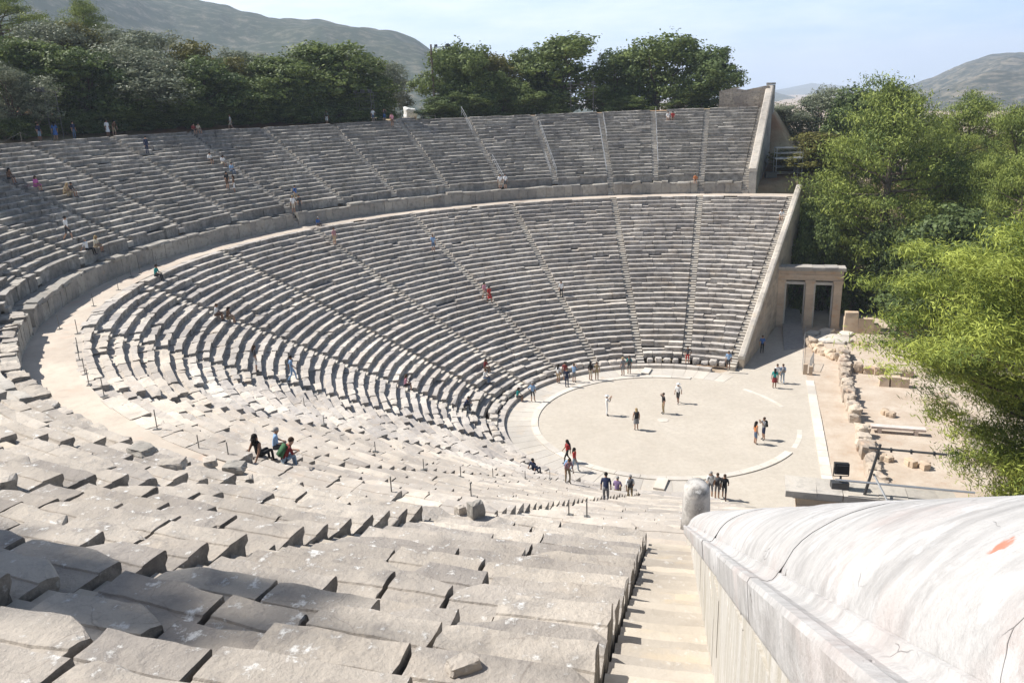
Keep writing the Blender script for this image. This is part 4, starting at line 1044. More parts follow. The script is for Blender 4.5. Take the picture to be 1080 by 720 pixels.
def proto(kind, seed):
    """tree about 1 unit high per 8 m; returns [trunk, crown] meshes; crown width about 0.85 of the height"""
    rs = np.random.default_rng(seed); mb = MB(); C = []; T = []; O = []
    H = 8.0
    if kind in ('oak', 'dark', 'olive', 'yellow', 'bush'):
        low = {'oak': .16, 'dark': .06, 'olive': .20, 'yellow': .15, 'bush': 0.0}[kind]
        nl = 17 if kind != 'bush' else 12; lobes = []
        for i in range(nl):
            a = rs.uniform(0, 2*PI); h = low+(.92-low)*((i+.5)/nl); rr = math.sqrt(max(0, 1-((h-.48)/.56)**2))*rs.uniform(.25, .74)
            lobes.append((np.array([rr*math.cos(a)*.47*H, rr*math.sin(a)*.47*H, h*H]), H*rs.uniform(.13, .21)))
        lobes.append((np.array([0, 0, .86*H]), H*.14)); lobes.append((np.array([0, 0, .5*H]), H*.24))
        th = .09*H*.25
        mb.tube((0, 0, -.6), (rs.normal(0, .1), rs.normal(0, .1), .35*H), th, th*.75, 8)
        limbs(mb, np.array([0, 0, .3*H]), [l[0] for l in lobes], th*.5, rs, 1)
        for c, r in lobes:
            m_ = 32
            for q in range(m_):
                d = rs.normal(size=3); d /= np.linalg.norm(d); cc = c+d*r*rs.uniform(.62, 1.05)*np.array([1, 1, .85])
                n_ = int(rs.integers(24, 40)); rad_ = .075*H*rs.uniform(.6, 1.1)
                pts = cc+rs.normal(size=(n_, 3))*rad_*.5*np.array([1, 1, .75])
                C.append(pts); T.append(np.clip(rs.normal(.45, .18)+rs.normal(0, .13, n_), 0, 1)); q_ = (pts-cc)/(rad_*.5)+.8*(cc-c)/r+np.array([0, 0, .25]); O.append(q_/(np.linalg.norm(q_, axis=1)[:, None]+1e-6))
        C = np.concatenate(C); T = np.concatenate(T); O = np.concatenate(O); k = C[:, 2] > .05; C, T, O = C[k], T[k], O[k]
        mat = {'oak': L_oak, 'dark': L_dark, 'olive': L_olive, 'yellow': L_yel, 'bush': L_oak}[kind]
        crown = leaf_mesh('crown', C, .25 if kind != 'olive' else .22, .62 if kind != 'olive' else .42, mat, T, rs, None, .4, O)
    else:   # pines
        near = kind == 'pine_near'
        mb.tube((0, 0, -.6), (.1, .05, .55*H), .20, .14, 8); mb.tube((.1, .05, .55*H), (0, .1, .97*H), .14, .03, 7)
        nb = 50 if not near else 84
        for i in range(nb):
            h = .13+.85*((i+.5)/nb)**.9; prof = (math.sin(min(1, (1-h)/.62)*PI/2)**.8)*(.62+.38*min(1, h/.3)) if not near else float(np.interp(h, [.1, .33, .5, .66, .8, .92, 1], [.36, .50, .74, .98, 1.0, .55, .12])); a = i*2.399+rs.normal(0, .3)
            R = .44*H*max(.10, prof)*rs.uniform(.66, 1.12)
            base = np.array([0, 0, (h-.06)*H]); tip = np.array([R*math.cos(a), R*math.sin(a), h*H+.03*H*rs.normal()+.05*R])
            mb.tube(base, base+(tip-base)*.55+np.array([0, 0, -.04*R]), .055 if not near else .045, .035, 5); mb.tube(base+(tip-base)*.55+np.array([0, 0, -.04*R]), tip, .035, .012, 4)
            for f in np.linspace(.55, 1.03, 4 if not near else 5):
                for q in range(2 if not near else 3):
                    c = base+(tip-base)*f+rs.normal(size=3)*np.array([.40, .40, .10])*(.5+.3*f)+np.array([0, 0, .12])
                    n_ = int(rs.integers(85, 130)) if not near else int(rs.integers(190, 290)); t0 = rs.normal(.48, .26)
                    sp = np.array([.36, .36, .19])*rs.uniform(.7, 1.25)*(.9 if not near else .62)
                    g_ = rs.normal(size=(n_, 3)); C.append(c+g_*sp); T.append(np.clip(t0+rs.normal(0, .13, n_), 0, 1)); q_ = g_*np.array([1, 1, 1.1])+np.array([0, 0, .55]); O.append(q_/(np.linalg.norm(q_, axis=1)[:, None]+1e-6))
        C = np.concatenate(C); T = np.concatenate(T); O = np.concatenate(O)
        up = np.tile(np.array([0, 0, .75]), (len(C), 1))+.5*np.stack([C[:, 0], C[:, 1], 0*C[:, 0]], 1)/(np.hypot(C[:, 0], C[:, 1])[:, None]+.2)
        if near: crown = leaf_mesh('crown', C, .12, .15, L_pine_near, T, rs, up, 0, O)
        else: crown = leaf_mesh('crown', C, .16, .26, L_pine, T, rs, up, 0, O)
    trunk = mb.out('trunk', M_bark)
    return trunk, crown
PROTO = {}
PN = {'oak': 'oak_tree', 'dark': 'evergreen_tree', 'olive': 'olive_tree', 'yellow': 'broadleaf_tree', 'bush': 'bush', 'pine': 'pine_tree', 'pine_near': 'pine_tree'}
NV = {'oak': 3, 'dark': 2, 'olive': 3, 'yellow': 2, 'bush': 2, 'pine': 3, 'pine_near': 1}
cnt = {}
def tree(kind, px, py, dist, ytop, wpx, label, cat='tree', group='trees around the theatre', zoff=0.0):
    v = cnt.get(kind, 0) % NV[kind]; cnt[kind] = cnt.get(kind, 0)+1
    p = far_at(px, py, dist); z = gz1(p[0], p[1])+zoff; top = far_at(px, ytop, dist)[2]
    h = max(1.0, top-z); w = wpx/FPX*dist*1.16
    if (kind, v) not in PROTO:
        tr, cr = proto(kind, 100+17*v+len(kind)*7)
        P = np.empty(len(cr.data.vertices)*3, np.float32); cr.data.vertices.foreach_get('co', P); P = P.reshape(-1, 3)
        PROTO[kind, v] = (tr, cr, float(np.percentile(np.abs(P[:, :2]), 97.5))*2, float(np.percentile(P[:, 2], 99.6)))
        first = True
    else: first = False
    tr, cr, W0, H0 = PROTO[kind, v]
    root = empty(PN[kind], (p[0], p[1], z), label, cat, group)
    root.scale = (w/W0, w/W0, h/H0); root.rotation_euler = (0, 0, RNG.uniform(0, 6.28))
    a, b = (tr, cr) if first else (tr.copy(), cr.copy())
    if not first: link(a); link(b)
    a.parent = root; b.parent = root
    return root
TL = [  # kind, px x, metres behind the rim, top y, width px, label
 ('pine', 20, 34, -14, 66, 'pine with its top cut by the upper left corner of the picture'),
 ('olive', 70, 24, 24, 62, 'grey olive tree rising behind the oaks at upper left'),
 ('pine', 107, 30, -3, 44, 'slim loose pine against the mountain at upper left'),
 ('yellow', 101, 22, 26, 46, 'rusty half dry tree below the slim loose pine'),
 ('olive', 150, 20, 31, 70, 'pale olive tree showing between the slim pine and the brownish tree'),
 ('olive', 14, 4, 67, 56, 'grey green olive tree at the left edge beside the lamp scaffold'),
 ('oak', 4, 12, 42, 60, 'dark oak behind the grey green olive at the left edge'),
 ('oak', 52, 8, 44, 66, 'dark oak behind the far left lamp scaffold'),
 ('dark', 92, 6, 54, 60, 'dense dark evergreen just right of the far left lamp scaffold'),
 ('olive', 150, 6, 50, 92, 'large silvery olive tree in the middle of the left trees'),
 ('dark', 118, 4, 88, 48, 'low dark evergreen at the foot of the large silvery olive, left side'),
 ('oak', 182, 4, 84, 50, 'low dark oak at the foot of the large silvery olive, right side'),
 ('yellow', 208, 13, 46, 46, 'brownish tree rising right of the large silvery olive'),
 ('dark', 212, 5, 62, 60, 'tall dark evergreen below the brownish tree'),
 ('olive', 262, 14, 54, 56, 'pale olive tree behind the yellowish tree of the left rim'),
 ('yellow', 243, 9, 62, 46, 'yellowish green tree on the left rim'),
 ('oak', 254, 4, 78, 54, 'dark oak in front of the yellowish tree of the left rim'),
 ('oak', 297, 5, 60, 64, 'round dark oak left of the large oak by the lamp scaffold'),
 ('olive', 322, 13, 52, 56, 'mixed green olive showing between the two large round oaks of the left rim'),
 ('oak', 352, 6, 47, 82, 'large dark oak left of the lamp scaffold near the tarpaulin'),
 ('dark', 330, 3, 86, 44, 'low dark evergreen in front of the large oak near the tarpaulin'),
 ('olive', 412, 22, 64, 40, 'small pale olive against the mountain above the tarpaulin'),
 ('bush', 405, 5, 80, 30, 'round green bush left of the white tarpaulin'),
 ('bush', 388, 3, 94, 30, 'small dark bush under the lamp scaffold near the tarpaulin'),
 ('oak', 478, 8, 47, 58, 'dark oak right of the white tarpaulin'),
 ('yellow', 521, 10, 58, 60, 'loose mid green tree between the two dark oaks above the middle stairs'),
 ('oak', 502, 5, 56, 44, 'narrow dark oak above the middle stairs'),
 ('oak', 592, 7, 40, 86, 'big round dark oak above the middle of the upper seats'),
 ('dark', 648, 9, 54, 46, 'narrow dark evergreen between the two big oaks above the seats'),
 ('oak', 694, 9, 40, 76, 'tall big oak with a lighter crown above the last wedges'),
 ('dark', 742, 5, 51, 58, 'dark round evergreen beside the short back wall'),
 ('bush', 546, 4, 84, 40, 'dark bush left of the big round oak'),
 ('bush', 636, 4, 88, 34, 'dark bush under the wide lamp scaffold'),
]
for q in range(30):
    px = [8, 30, 66, 84, 104, 128, 142, 160, 176, 194, 210, 226, 240, 262, 278, 292, 308, 324, 340, 358, 370, 462, 482, 498, 514, 530, 568, 588, 668, 716][q]
    TL.append(('bush' if q % 3 else 'dark', px, 2.6+(q*37 % 10)*.12, (126-px*.052 if px < 440 else 101)-(q*53 % 7), 30+(q*29 % 12), f'{ORD[q] if q < 23 else ["twenty fourth", "twenty fifth", "twenty sixth", "twenty seventh", "twenty eighth", "twenty ninth", "thirtieth"][q-23]} low bush from the left in the undergrowth along the rim'))
for kind, px, ex, yt, w, lb in TL:
    tree(kind, px, 120, rim(px)+ex, yt, w, lb)
TR = [
 ('olive', 826, 150, 126, 112, 30, 'small grey olive just right of the tall upper end wall'),
 ('olive', 862, 150, 130, 94, 66, 'broad grey olive behind the tall pine at right'),
 ('dark', 905, 150, 125, 92, 60, 'dark tree behind the top of the tall pine at right'),
 ('yellow', 858, 190, 108, 140, 66, 'yellow green shrubby tree behind the scaffold tower'),
 ('pine', 928, 262, 98, 84, 112, 'tall bright green pine in the middle of the right hand trees'),
 ('pine', 893, 230, 104, 146, 60, 'lower pine leaning out left of the tall bright pine'),
 ('pine', 884, 262, 100, 196, 40, 'small pine on the bank above the far gateway'),
 ('pine', 1012, 220, 112, 99, 72, 'pine right of the tall bright pine, seen against the hill'),
 ('pine', 1062, 230, 104, 112, 70, 'yellowish pine at the right edge below the hill'),
 ('pine', 985, 230, 104, 128, 60, 'shaded pine just right of the tall bright pine'),
 ('pine', 1072, 270, 88, 150, 70, 'large pine cut by the right edge above the near pine'),
 ('pine', 1035, 250, 96, 165, 60, 'lower pine between the dark round tree and the right edge'),
 ('dark', 988, 300, 84, 222, 84, 'dark round evergreen in front of the pines at right'),
 ('dark', 1046, 300, 80, 238, 60, 'dark evergreen partly hidden by the near pine'),
 ('bush', 855, 240, 95, 214, 34, 'dry dark shrub beside the rough retaining wall'),
 ('yellow', 1046, 190, 140, 140, 60, 'light green tree behind the pines at the right edge'),
 ('olive', 958, 180, 130, 118, 70, 'grey tree behind the pines right of the tall bright pine'),
]
def tree_at(kind, x, y, h, wd, label):
    dist = math.hypot(x-CAM[0], y-CAM[1]); r = tree(kind, 540, 360, 10, 0, 50, label); z = gz1(x, y); r.location = (x, y, z)
    v = PROTO[kind, (cnt[kind]-1) % NV[kind]]; r.scale = (wd/v[2], wd/v[2], h/v[3]); return r
for k_, R_, h_, kind, lb in ((6.6, 63, 13, 'oak', 'tall oak outside the left edge, next to the grey green olive'), (7.1, 62.5, 13.5, 'dark', 'tall dark evergreen outside the left edge behind the upper benches'),
      (7.7, 63, 13, 'oak', 'tall oak beyond the left edge standing third along the rim'), (8.3, 63, 12, 'dark', 'dark evergreen beyond the left edge standing fourth along the rim')):
    q = polar(R_, k_, 0); tree_at(kind, q[0], q[1], h_, 9.5, lb)
def shade_tree():  # unseen oak, stretched tall and narrow, added to shade the lower left corner
    q = hit(170, 668); d = 0.0
    while float(inv(np.array([q[0]+SUND[0]*d]), np.array([q[1]+SUND[1]*d]))[1][0]) < 61.5: d += .25
    x, y = q[0]+SUND[0]*d, q[1]+SUND[1]*d; h = q[2]+d*1.19-gz1(x, y)+.5
    tree_at('oak', x, y, h, 3.8, 'unseen tall narrow oak added outside the left edge to shade the lower left corner')
SUND = np.array([-.988, .156]); shade_tree()
for kind, px, py, dist, yt, w, lb in TR: tree(kind, px, py, dist, yt, w, lb)
for q, (kind, px, py, dist, yt, w, lb) in enumerate((('bush', 872, 262, 93, 226, 40, 'dark shrub on the bank just above the gateway cornice'), ('bush', 846, 262, 92, 244, 26, 'small shrub at the foot of the rough wall behind the lower end wall'),
       ('bush', 842, 226, 100, 208, 24, 'small shrub at the top of the rough slope beside the lower end wall'),
      ('dark', 922, 290, 94, 240, 40, 'dark undergrowth below the tall bright pine'), ('yellow', 836, 196, 112, 168, 40, 'yellow green shrub just behind the scaffold tower platform'), ('bush', 955, 268, 92, 236, 44, 'dark undergrowth between the tall bright pine and the round evergreen'))):
    tree(kind, px, py, dist, yt, w, lb, 'shrub')
NP_ = tree('pine_near', 1176, 420, 43, 226, 246, 'bright yellow green pine close by at the right edge in front of the ruins')
# dry red bank plants
mb = MB()

# ------------------------------------------------------------------ mountains
def ridge(name, pts, dist, depth, mat, seed, amp, basez=-8):
    """pts: (px, py) along the skyline, at a horizontal distance dist"""
    A = []
    for px, py in pts:
        v = ray(px, py); A.append((math.atan2(v[0], v[1]), v[2]/math.hypot(v[0], v[1])))
    A = np.array(A); na = 260; nr = 46
    az = np.linspace(A[0, 0], A[-1, 0], na); el = np.interp(az, A[:, 0], A[:, 1]); top = CAM[2]+el*dist
    f = np.linspace(0, 1.7, nr)        # 1 = skyline
    V = []
    for j, ff in enumerate(f):
        rr = dist-depth*(1-ff); h = np.where(ff <= 1, np.sin(np.clip(ff, 0, 1)*PI/2)**1.25, 1-1.9*max(0, ff-1))
        x = CAM[0]+rr*np.sin(az); y = CAM[1]+rr*np.cos(az)
        Q = np.stack([x, y, 0*x], 1)
        nz = amp*(fbm(Q/(depth*.16), seed, 5)*(1-np.exp(-((ff-1)/.15)**2))+.08*fbm(Q/(depth*.02), seed+7, 3))*min(1, ff*2.5)*(1 if ff < .97 else 0)
        V.append(np.stack([x, y, basez+(top-basez)*h+nz*np.maximum(.2, np.clip((top-basez)/amp*.35, .2, 1))], 1))
    V = np.concatenate(V); i, j = np.meshgrid(np.arange(nr-1), np.arange(na-1), indexing='ij')
    F = np.stack([i*na+j, i*na+j+1, (i+1)*na+j+1, (i+1)*na+j], -1).reshape(-1, 4)
    return struct(build(name, V, F.tolist(), mat, None, None, smooth=True))
ridge('mountain', [(-700, 40), (-400, -30), (-150, -66), (0, -58), (60, -40), (110, -18), (155, 0), (200, 12), (240, 18), (300, 28), (340, 31), (370, 35), (400, 38), (440, 45), (455, 54), (475, 64), (510, 84), (560, 104), (640, 118)], 1500, 1000, M_hillL, 3, 16)
ridge('hill', [(700, 112), (760, 101), (790, 96), (812, 97), (830, 101), (850, 106), (880, 112), (930, 120)], 3600, 1500, M_hillL, 5, 30)
ridge('distant_mountain', [(760, 103), (800, 98), (830, 93), (855, 88), (880, 90), (920, 94), (960, 92), (1000, 100), (1100, 110)], 6500, 1800, M_hillL, 8, 40)
ridge('hill', [(860, 122), (900, 110), (930, 102), (960, 91), (985, 83), (1000, 76), (1020, 66), (1045, 58), (1062, 56), (1085, 56), (1130, 60), (1200, 50), (1300, 72), (1500, 90)], 2300, 1400, M_hillR, 12, 32)

# ------------------------------------------------------------------ sky and sun
SUN_EL = 50.0; SUN_DIR = np.array([-.988, .156])      # towards the sun, in plan
w = bpy.data.worlds.new('World'); scene.world = w; w.use_nodes = True
nt = w.node_tree; n = N(nt); bg = nt.nodes['Background']
sky = n.new('ShaderNodeTexSky', sky_type='NISHITA'); sky.sun_disc = False; sky.sun_elevation = rad(SUN_EL)
sky.sun_rotation = math.atan2(SUN_DIR[0], SUN_DIR[1]); sky.altitude = 350; sky.air_density = 1.0; sky.dust_density = .8; sky.ozone_density = 1.0
g = n.new('ShaderNodeTexCoord').outputs['Generated']
mp = n.new('ShaderNodeMapping'); mp.inputs['Scale'].default_value = (1.0, 1.0, 5.0); mp.inputs['Location'].default_value = (.35, .1, .2); n.link(g, mp.inputs['Vector'])
cl = n.noise(1.8, 9, .6, vec=mp.outputs[0]); cl2 = n.noise(5.5, 6, .6, vec=mp.outputs[0])
f = n.math('ADD', n.math('MULTIPLY', cl, .75), n.math('MULTIPLY', cl2, .25))
# thin cloud veil thicker towards the west (left of the view)
sep = n.new('ShaderNodeSeparateXYZ'); n.link(g, sep.inputs[0])
west = n.step(sep.outputs['X'], .28, -.35)
veil = n.math('ADD', n.math('MULTIPLY', n.step(f, .44, .62), .8), n.math('MULTIPLY', west, .32))
low = n.step(sep.outputs['Z'], .42, .16); veil = n.math('MULTIPLY', n.math('MINIMUM', veil, .9), low)
base = n.mix(n.math('MULTIPLY', n.step(sep.outputs['Z'], .5, .2), .8), sky.outputs[0], (7.4, 10.7, 15.2))
c = n.mix(veil, base, (14.2, 15.0, 16.0))
n.link(c, bg.inputs['Color']); bg.inputs['Strength'].default_value = .055
sl = bpy.data.lights.new('sun', 'SUN'); sl.energy = 4.6; sl.angle = rad(.53); sl.color = (1.0, .962, .905)
so = bpy.data.objects.new('sun', sl); link(so)
dv = Vector((SUN_DIR[0]*math.cos(rad(SUN_EL)), SUN_DIR[1]*math.cos(rad(SUN_EL)), math.sin(rad(SUN_EL))))
so.rotation_euler = dv.to_track_quat('Z', 'Y').to_euler(); so.location = (-60, 20, 80)
vs = scene.view_settings; vs.view_transform = 'Standard'; vs.look = 'None'; vs.gamma = 1; vs.use_curve_mapping = False; vs.exposure = .70
HAZE = 2.3e-4
def haze():
    mb = MB(); mb.box((0, 3000, 155), (17000, 13000, 350)); o = mb.out('haze', [bpy.data.materials.new('air')]); struct(o, 'stuff')
    M = o.data.materials[0]; M.use_nodes = True; nt = M.node_tree; nt.nodes.remove(nt.nodes['Principled BSDF'])
    v = nt.nodes.new('ShaderNodeVolumePrincipled'); v.inputs['Color'].default_value = (.70, .82, 1.0, 1); v.inputs['Density'].default_value = HAZE; v.inputs['Anisotropy'].default_value = .2
    nt.links.new(v.outputs[0], nt.nodes['Material Output'].inputs['Volume'])
haze()
scene.cycles.volume_bounces = 1; scene.cycles.max_bounces = 6; scene.cycles.diffuse_bounces = 3; scene.cycles.transparent_max_bounces = 8
scene.cycles.use_denoising = True
# ------------------------------------------------------------------ people
# one continuous skinned body per pose; joints in metres for a 1.72 m adult, facing +y, feet (or seat) at the origin
def pose_joints(p):
    J = {'pel': (0, 0, .93), 'spi': (0, .0, 1.12), 'che': (0, .0, 1.32), 'nek': (0, .0, 1.47), 'hd0': (0, .015, 1.56), 'hd1': (0, .02, 1.66)}
    for s, n_ in ((-1, 'L'), (1, 'R')):
        J.update({'sh'+n_: (s*.175, 0, 1.40), 'el'+n_: (s*.235, -.03, 1.12), 'wr'+n_: (s*.235, .06, .88), 'hp'+n_: (s*.09, 0, .90), 'kn'+n_: (s*.10, .02, .50), 'an'+n_: (s*.10, -.03, .08), 'to'+n_: (s*.12, .14, .035)})
    J = {k: np.array(v, float) for k, v in J.items()}
    if p == 'hips':
        J['elL'] = np.array((-.36, -.06, 1.18)); J['wrL'] = np.array((-.20, .04, 1.0)); J['knR'] = np.array((.13, .05, .50)); J['anR'] = np.array((.16, .02, .08)); J['toR'] = np.array((.20, .18, .035))
    if p == 'photo':
        for s, n_ in ((-1, 'L'), (1, 'R')): J['el'+n_] = np.array((s*.25, .19, 1.22)); J['wr'+n_] = np.array((s*.09, .32, 1.50))
    if p == 'shade':
        J['elR'] = np.array((.36, .10, 1.44)); J['wrR'] = np.array((.14, .13, 1.62))
    if p == 'walk':
        J['knL'] = np.array((-.09, .20, .52)); J['anL'] = np.array((-.09, .24, .10)); J['toL'] = np.array((-.10, .40, .06))
        J['knR'] = np.array((.09, -.04, .50)); J['anR'] = np.array((.10, -.30, .13)); J['toR'] = np.array((.11, -.17, .035))
        J['elL'] = np.array((-.23, -.13, 1.14)); J['wrL'] = np.array((-.23, -.16, .90)); J['elR'] = np.array((.23, .06, 1.12)); J['wrR'] = np.array((.21, .22, .95))
    if p == 'bend':
        for k in ('spi', 'che', 'nek', 'hd0', 'hd1'): 
            d = J[k][2]-.93; J[k] = J[k]+np.array([0, d*.42, -d*.13])
        for n_ in 'LR':
            for k in ('sh', 'el', 'wr'): d = J[k+n_][2]-.93; J[k+n_] = J[k+n_]+np.array([0, .22, -.06])
        J['knL'] = np.array((-.10, .14, .50)); J['anL'] = np.array((-.10, .10, .08)); J['toL'] = np.array((-.11, .26, .035))
    if p in ('sit', 'lean', 'knees'):
        dz = .93-.12
        for k in ('pel', 'spi', 'che', 'nek', 'hd0', 'hd1', 'shL', 'shR', 'hpL', 'hpR'): J[k] = J[k]-np.array([0, 0, dz])
        t = {'sit': .22, 'lean': -.18, 'knees': .55}[p]
        for k in ('spi', 'che', 'nek', 'hd0', 'hd1', 'shL', 'shR'):
            d = J[k][2]-.12; J[k] = J[k]+np.array([0, d*t, -d*abs(t)*.12])
        for s, n_ in ((-1, 'L'), (1, 'R')):
            J['kn'+n_] = np.array((s*.12, .43, .15)); J['an'+n_] = np.array((s*.12, .47, -.28)); J['to'+n_] = np.array((s*.14, .63, -.32))
            if p == 'lean': J['el'+n_] = J['sh'+n_]+np.array((s*.08, -.10, -.25)); J['wr'+n_] = np.array((s*.27, -.36, .05))
            elif p == 'knees': J['kn'+n_] = np.array((s*.13, .40, .26)); J['an'+n_] = np.array((s*.12, .42, -.18)); J['to'+n_] = np.array((s*.14, .58, -.22)); J['el'+n_] = np.array((s*.24, .32, .34)); J['wr'+n_] = np.array((s*.10, .50, .34))
            else: J['el'+n_] = J['sh'+n_]+np.array((s*.07, .05, -.27)); J['wr'+n_] = np.array((s*.14, .36, .24))
    return J
BONES = [('pel', 'spi', 1), ('spi', 'che', 1), ('che', 'nek', 1), ('nek', 'hd0', 0), ('hd0', 'hd1', 0)]
for n_ in 'LR': BONES += [('che', 'sh'+n_, 1), ('sh'+n_, 'el'+n_, 2), ('el'+n_, 'wr'+n_, 3), ('pel', 'hp'+n_, 4), ('hp'+n_, 'kn'+n_, 4), ('kn'+n_, 'an'+n_, 5), ('an'+n_, 'to'+n_, 6)]
RADII = {'pel': (.155, .115), 'spi': (.135, .10), 'che': (.165, .115), 'nek': (.06, .06), 'hd0': (.078, .088), 'hd1': (.085, .10), 'sh': (.068, .068), 'el': (.046, .046), 'wr': (.03, .03), 'hp': (.09, .09), 'kn': (.062, .062), 'an': (.042, .045), 'to': (.045, .032)}
def body_mesh(p):
    J = pose_joints(p); names = list(J); V = [J[k] for k in names]; Ix = {k: i for i, k in enumerate(names)}
    Eg = [(Ix[a], Ix[b]) for a, b, _ in BONES]; rr = [RADII.get(k, RADII.get(k[:2])) for k in names]; slots = []
    for s, n_ in ((-1, 'L'), (1, 'R')):   # hands: palm and five fingers, slightly curled
        w_ = J['wr'+n_]; d = w_-J['el'+n_]; d /= np.linalg.norm(d); sd = np.cross(d, (0, 0, 1.0)); sd = sd/(np.linalg.norm(sd)+1e-6) if np.linalg.norm(sd) > .1 else np.array([1.0, 0, 0]); nn_ = np.cross(sd, d)
        pm_ = len(V); V.append(w_+d*.07); rr.append((.035, .018)); Eg.append((Ix['wr'+n_], pm_))
        for q, (off, L_) in enumerate(((-.034, .055), (-.012, .068), (.011, .064), (.033, .05))):
            a_ = len(V); V.append(w_+d*.105+sd*off); rr.append((.011, .011)); Eg.append((pm_, a_)); b_ = len(V); V.append(w_+d*(.105+L_*.85)+sd*off*1.1+nn_*(-.018)); rr.append((.008, .008)); Eg.append((a_, b_))
        a_ = len(V); V.append(w_+d*.055+sd*.045*s); rr.append((.013, .013)); Eg.append((pm_, a_)); b_ = len(V); V.append(w_+d*.095+sd*.062*s-nn_*.01); rr.append((.009, .009)); Eg.append((a_, b_))
    h = J['hd0']; up = J['hd1']-J['hd0']; up /= np.linalg.norm(up); fw = np.cross(np.array([1.0, 0, 0]), up)*-1; fw = fw if fw[1] > 0 else -fw
    a_ = len(V); V.append(h+fw*.105+up*.035); rr.append((.016, .018)); Eg.append((Ix['hd0'], a_))
    me = bpy.data.meshes.new('p'); me.from_pydata([tuple(v) for v in V], Eg, []); me.update()
    o = bpy.data.objects.new('p', me); link(o)
    o.modifiers.new('s', 'SKIN'); sk = me.skin_vertices[0].data
    for i, r in enumerate(rr): sk[i].radius = r; sk[i].use_root = (i == 0)
    sb = o.modifiers.new('b', 'SUBSURF'); sb.levels = 1; sb.render_levels = 1
    dg = bpy.context.evaluated_depsgraph_get(); ev = o.evaluated_get(dg); out = bpy.data.meshes.new_from_object(ev)
    bpy.data.objects.remove(o)
    A = np.array([J[a] for a, b, _ in BONES]); B = np.array([J[b] for a, b, _ in BONES]); sl = np.array([c for *_, c in BONES])
    co = np.array([v.co[:] for v in out.vertices]); mi = []
    for pl in out.polygons:
        c = co[list(pl.vertices)].mean(0); t = np.clip(((c-A)*(B-A)).sum(1)/((B-A)**2).sum(1), 0, 1); q = A+t[:, None]*(B-A)
        i = int(np.argmin(np.linalg.norm(q-c, axis=1))); s_ = int(sl[i])
        if s_ == 3 and t[i] > .97: s_ = 0
        mi.append(s_)
    for q in range(7): out.materials.append(None)
    out.polygons.foreach_set('material_index', np.array(mi, np.int32)); out.polygons.foreach_set('use_smooth', np.ones(len(mi), bool)); out.update()
    return out, J
def shell(c, r, n=10, m=7, lo=-.15, f=None):
    V = []; F = []
    for i in range(m+1):
        ph = PI/2-(PI/2-math.asin(lo))*i/m
        for j in range(n):
            a = 2*PI*j/n; V.append((c[0]+r[0]*math.cos(ph)*math.cos(a), c[1]+r[1]*math.cos(ph)*math.sin(a), c[2]+r[2]*math.sin(ph)))
    F = [(i*n+j, (i+1)*n+j, (i+1)*n+(j+1) % n, i*n+(j+1) % n) for i in range(m) for j in range(n)]
    return V, F
PB = {}
def get_pose(p):
    if p not in PB:
        me, J = body_mesh(p); h = J['hd0']*.35+J['hd1']*.65; hs = {}
        V, F = shell(h+np.array([0, -.018, .012]), (.098, .112, .118), lo=-.2); hs['short'] = (V, F)
        mb = MB(); mb.add(*shell(h+np.array([0, -.02, .012]), (.104, .118, .120), lo=-.3)); mb.tube(h+np.array([0, -.06, -.02]), J['nek']+np.array([0, -.09, -.14]), .10, .075, 10); hs['long'] = (mb.V, mb.F)
        mb = MB(); mb.add(*shell(h+np.array([0, -.01, .02]), (.108, .122, .115), lo=0.05)); mb.tube(h+np.array([0, -.005, .025]), h+np.array([0, -.005, .038]), .185, .18, 14); hs['hat'] = (mb.V, mb.F)
        c = (J['che']+J['spi'])/2; ax_ = J['nek']-J['spi']; ax_ /= np.linalg.norm(ax_); bk = np.cross(ax_, np.array([1.0, 0, 0])); bk = bk if bk[1] < 0 else -bk
        mb = MB(); bm = bmesh.new(); 
        P = np.array([(x, y, z) for x in (-.15, .15) for y in (.09, .25) for z in (-.2, .24)])
        P[:, 0] *= np.where(P[:, 2] > 0, .82, 1); P[(P[:, 1] > .2) & (P[:, 2] > 0), 1] -= .05
        Q = c+P[:, :1]*np.array([1.0, 0, 0])+P[:, 1:2]*bk+P[:, 2:]*ax_; bm.free()
        mb.add(Q, [(0, 1, 3, 2), (4, 6, 7, 5), (0, 4, 5, 1), (2, 3, 7, 6), (0, 2, 6, 4), (1, 5, 7, 3)])
        for s in (-1, 1): mb.path([c+s*.10*np.array([1.0, 0, 0])+.13*bk+.2*ax_, c+s*.12*np.array([1.0, 0, 0])-.02*bk+.26*ax_, c+s*.13*np.array([1.0, 0, 0])-.13*bk+.05*ax_], .018, 5)
        hs['pack'] = (mb.V, mb.F)
        mb = MB(); n = 12   # skirt
        a, b = J['pel'], (J['knL']+J['knR'])/2
        V = []
        for f in np.linspace(0, .92, 4):
            q = a+(b-a)*f
            for j in range(n): t = 2*PI*j/n; V.append((q[0]+(.17+.06*f)*math.cos(t), q[1]+(.13+.07*f)*math.sin(t), q[2]))
        mb.add(V, [(i*n+j, i*n+(j+1) % n, (i+1)*n+(j+1) % n, (i+1)*n+j) for i in range(3) for j in range(n)]); hs['skirt'] = (mb.V, mb.F)
        PB[p] = (me, J, hs, {})
    return PB[p]
CM = {}
COLS = dict(white=(.75, .75, .74), black=(.018, .018, .02), navy=(.022, .03, .07), blue=(.06, .14, .36), lblue=(.26, .40, .60), grey=(.20, .20, .21), dgrey=(.06, .06, .065), red=(.42, .035, .03), dred=(.20, .03, .03), pink=(.60, .28, .34), magenta=(.55, .14, .38),
            khaki=(.32, .25, .15), tan=(.45, .34, .21), teal=(.02, .26, .24), denim=(.10, .15, .24), ljean=(.25, .33, .42), green=(.05, .13, .06), orange=(.55, .20, .07), purple=(.26, .18, .32), beige=(.50, .43, .34), brown=(.14, .08, .05), rose=(.38, .20, .22), cream=(.62, .56, .44))
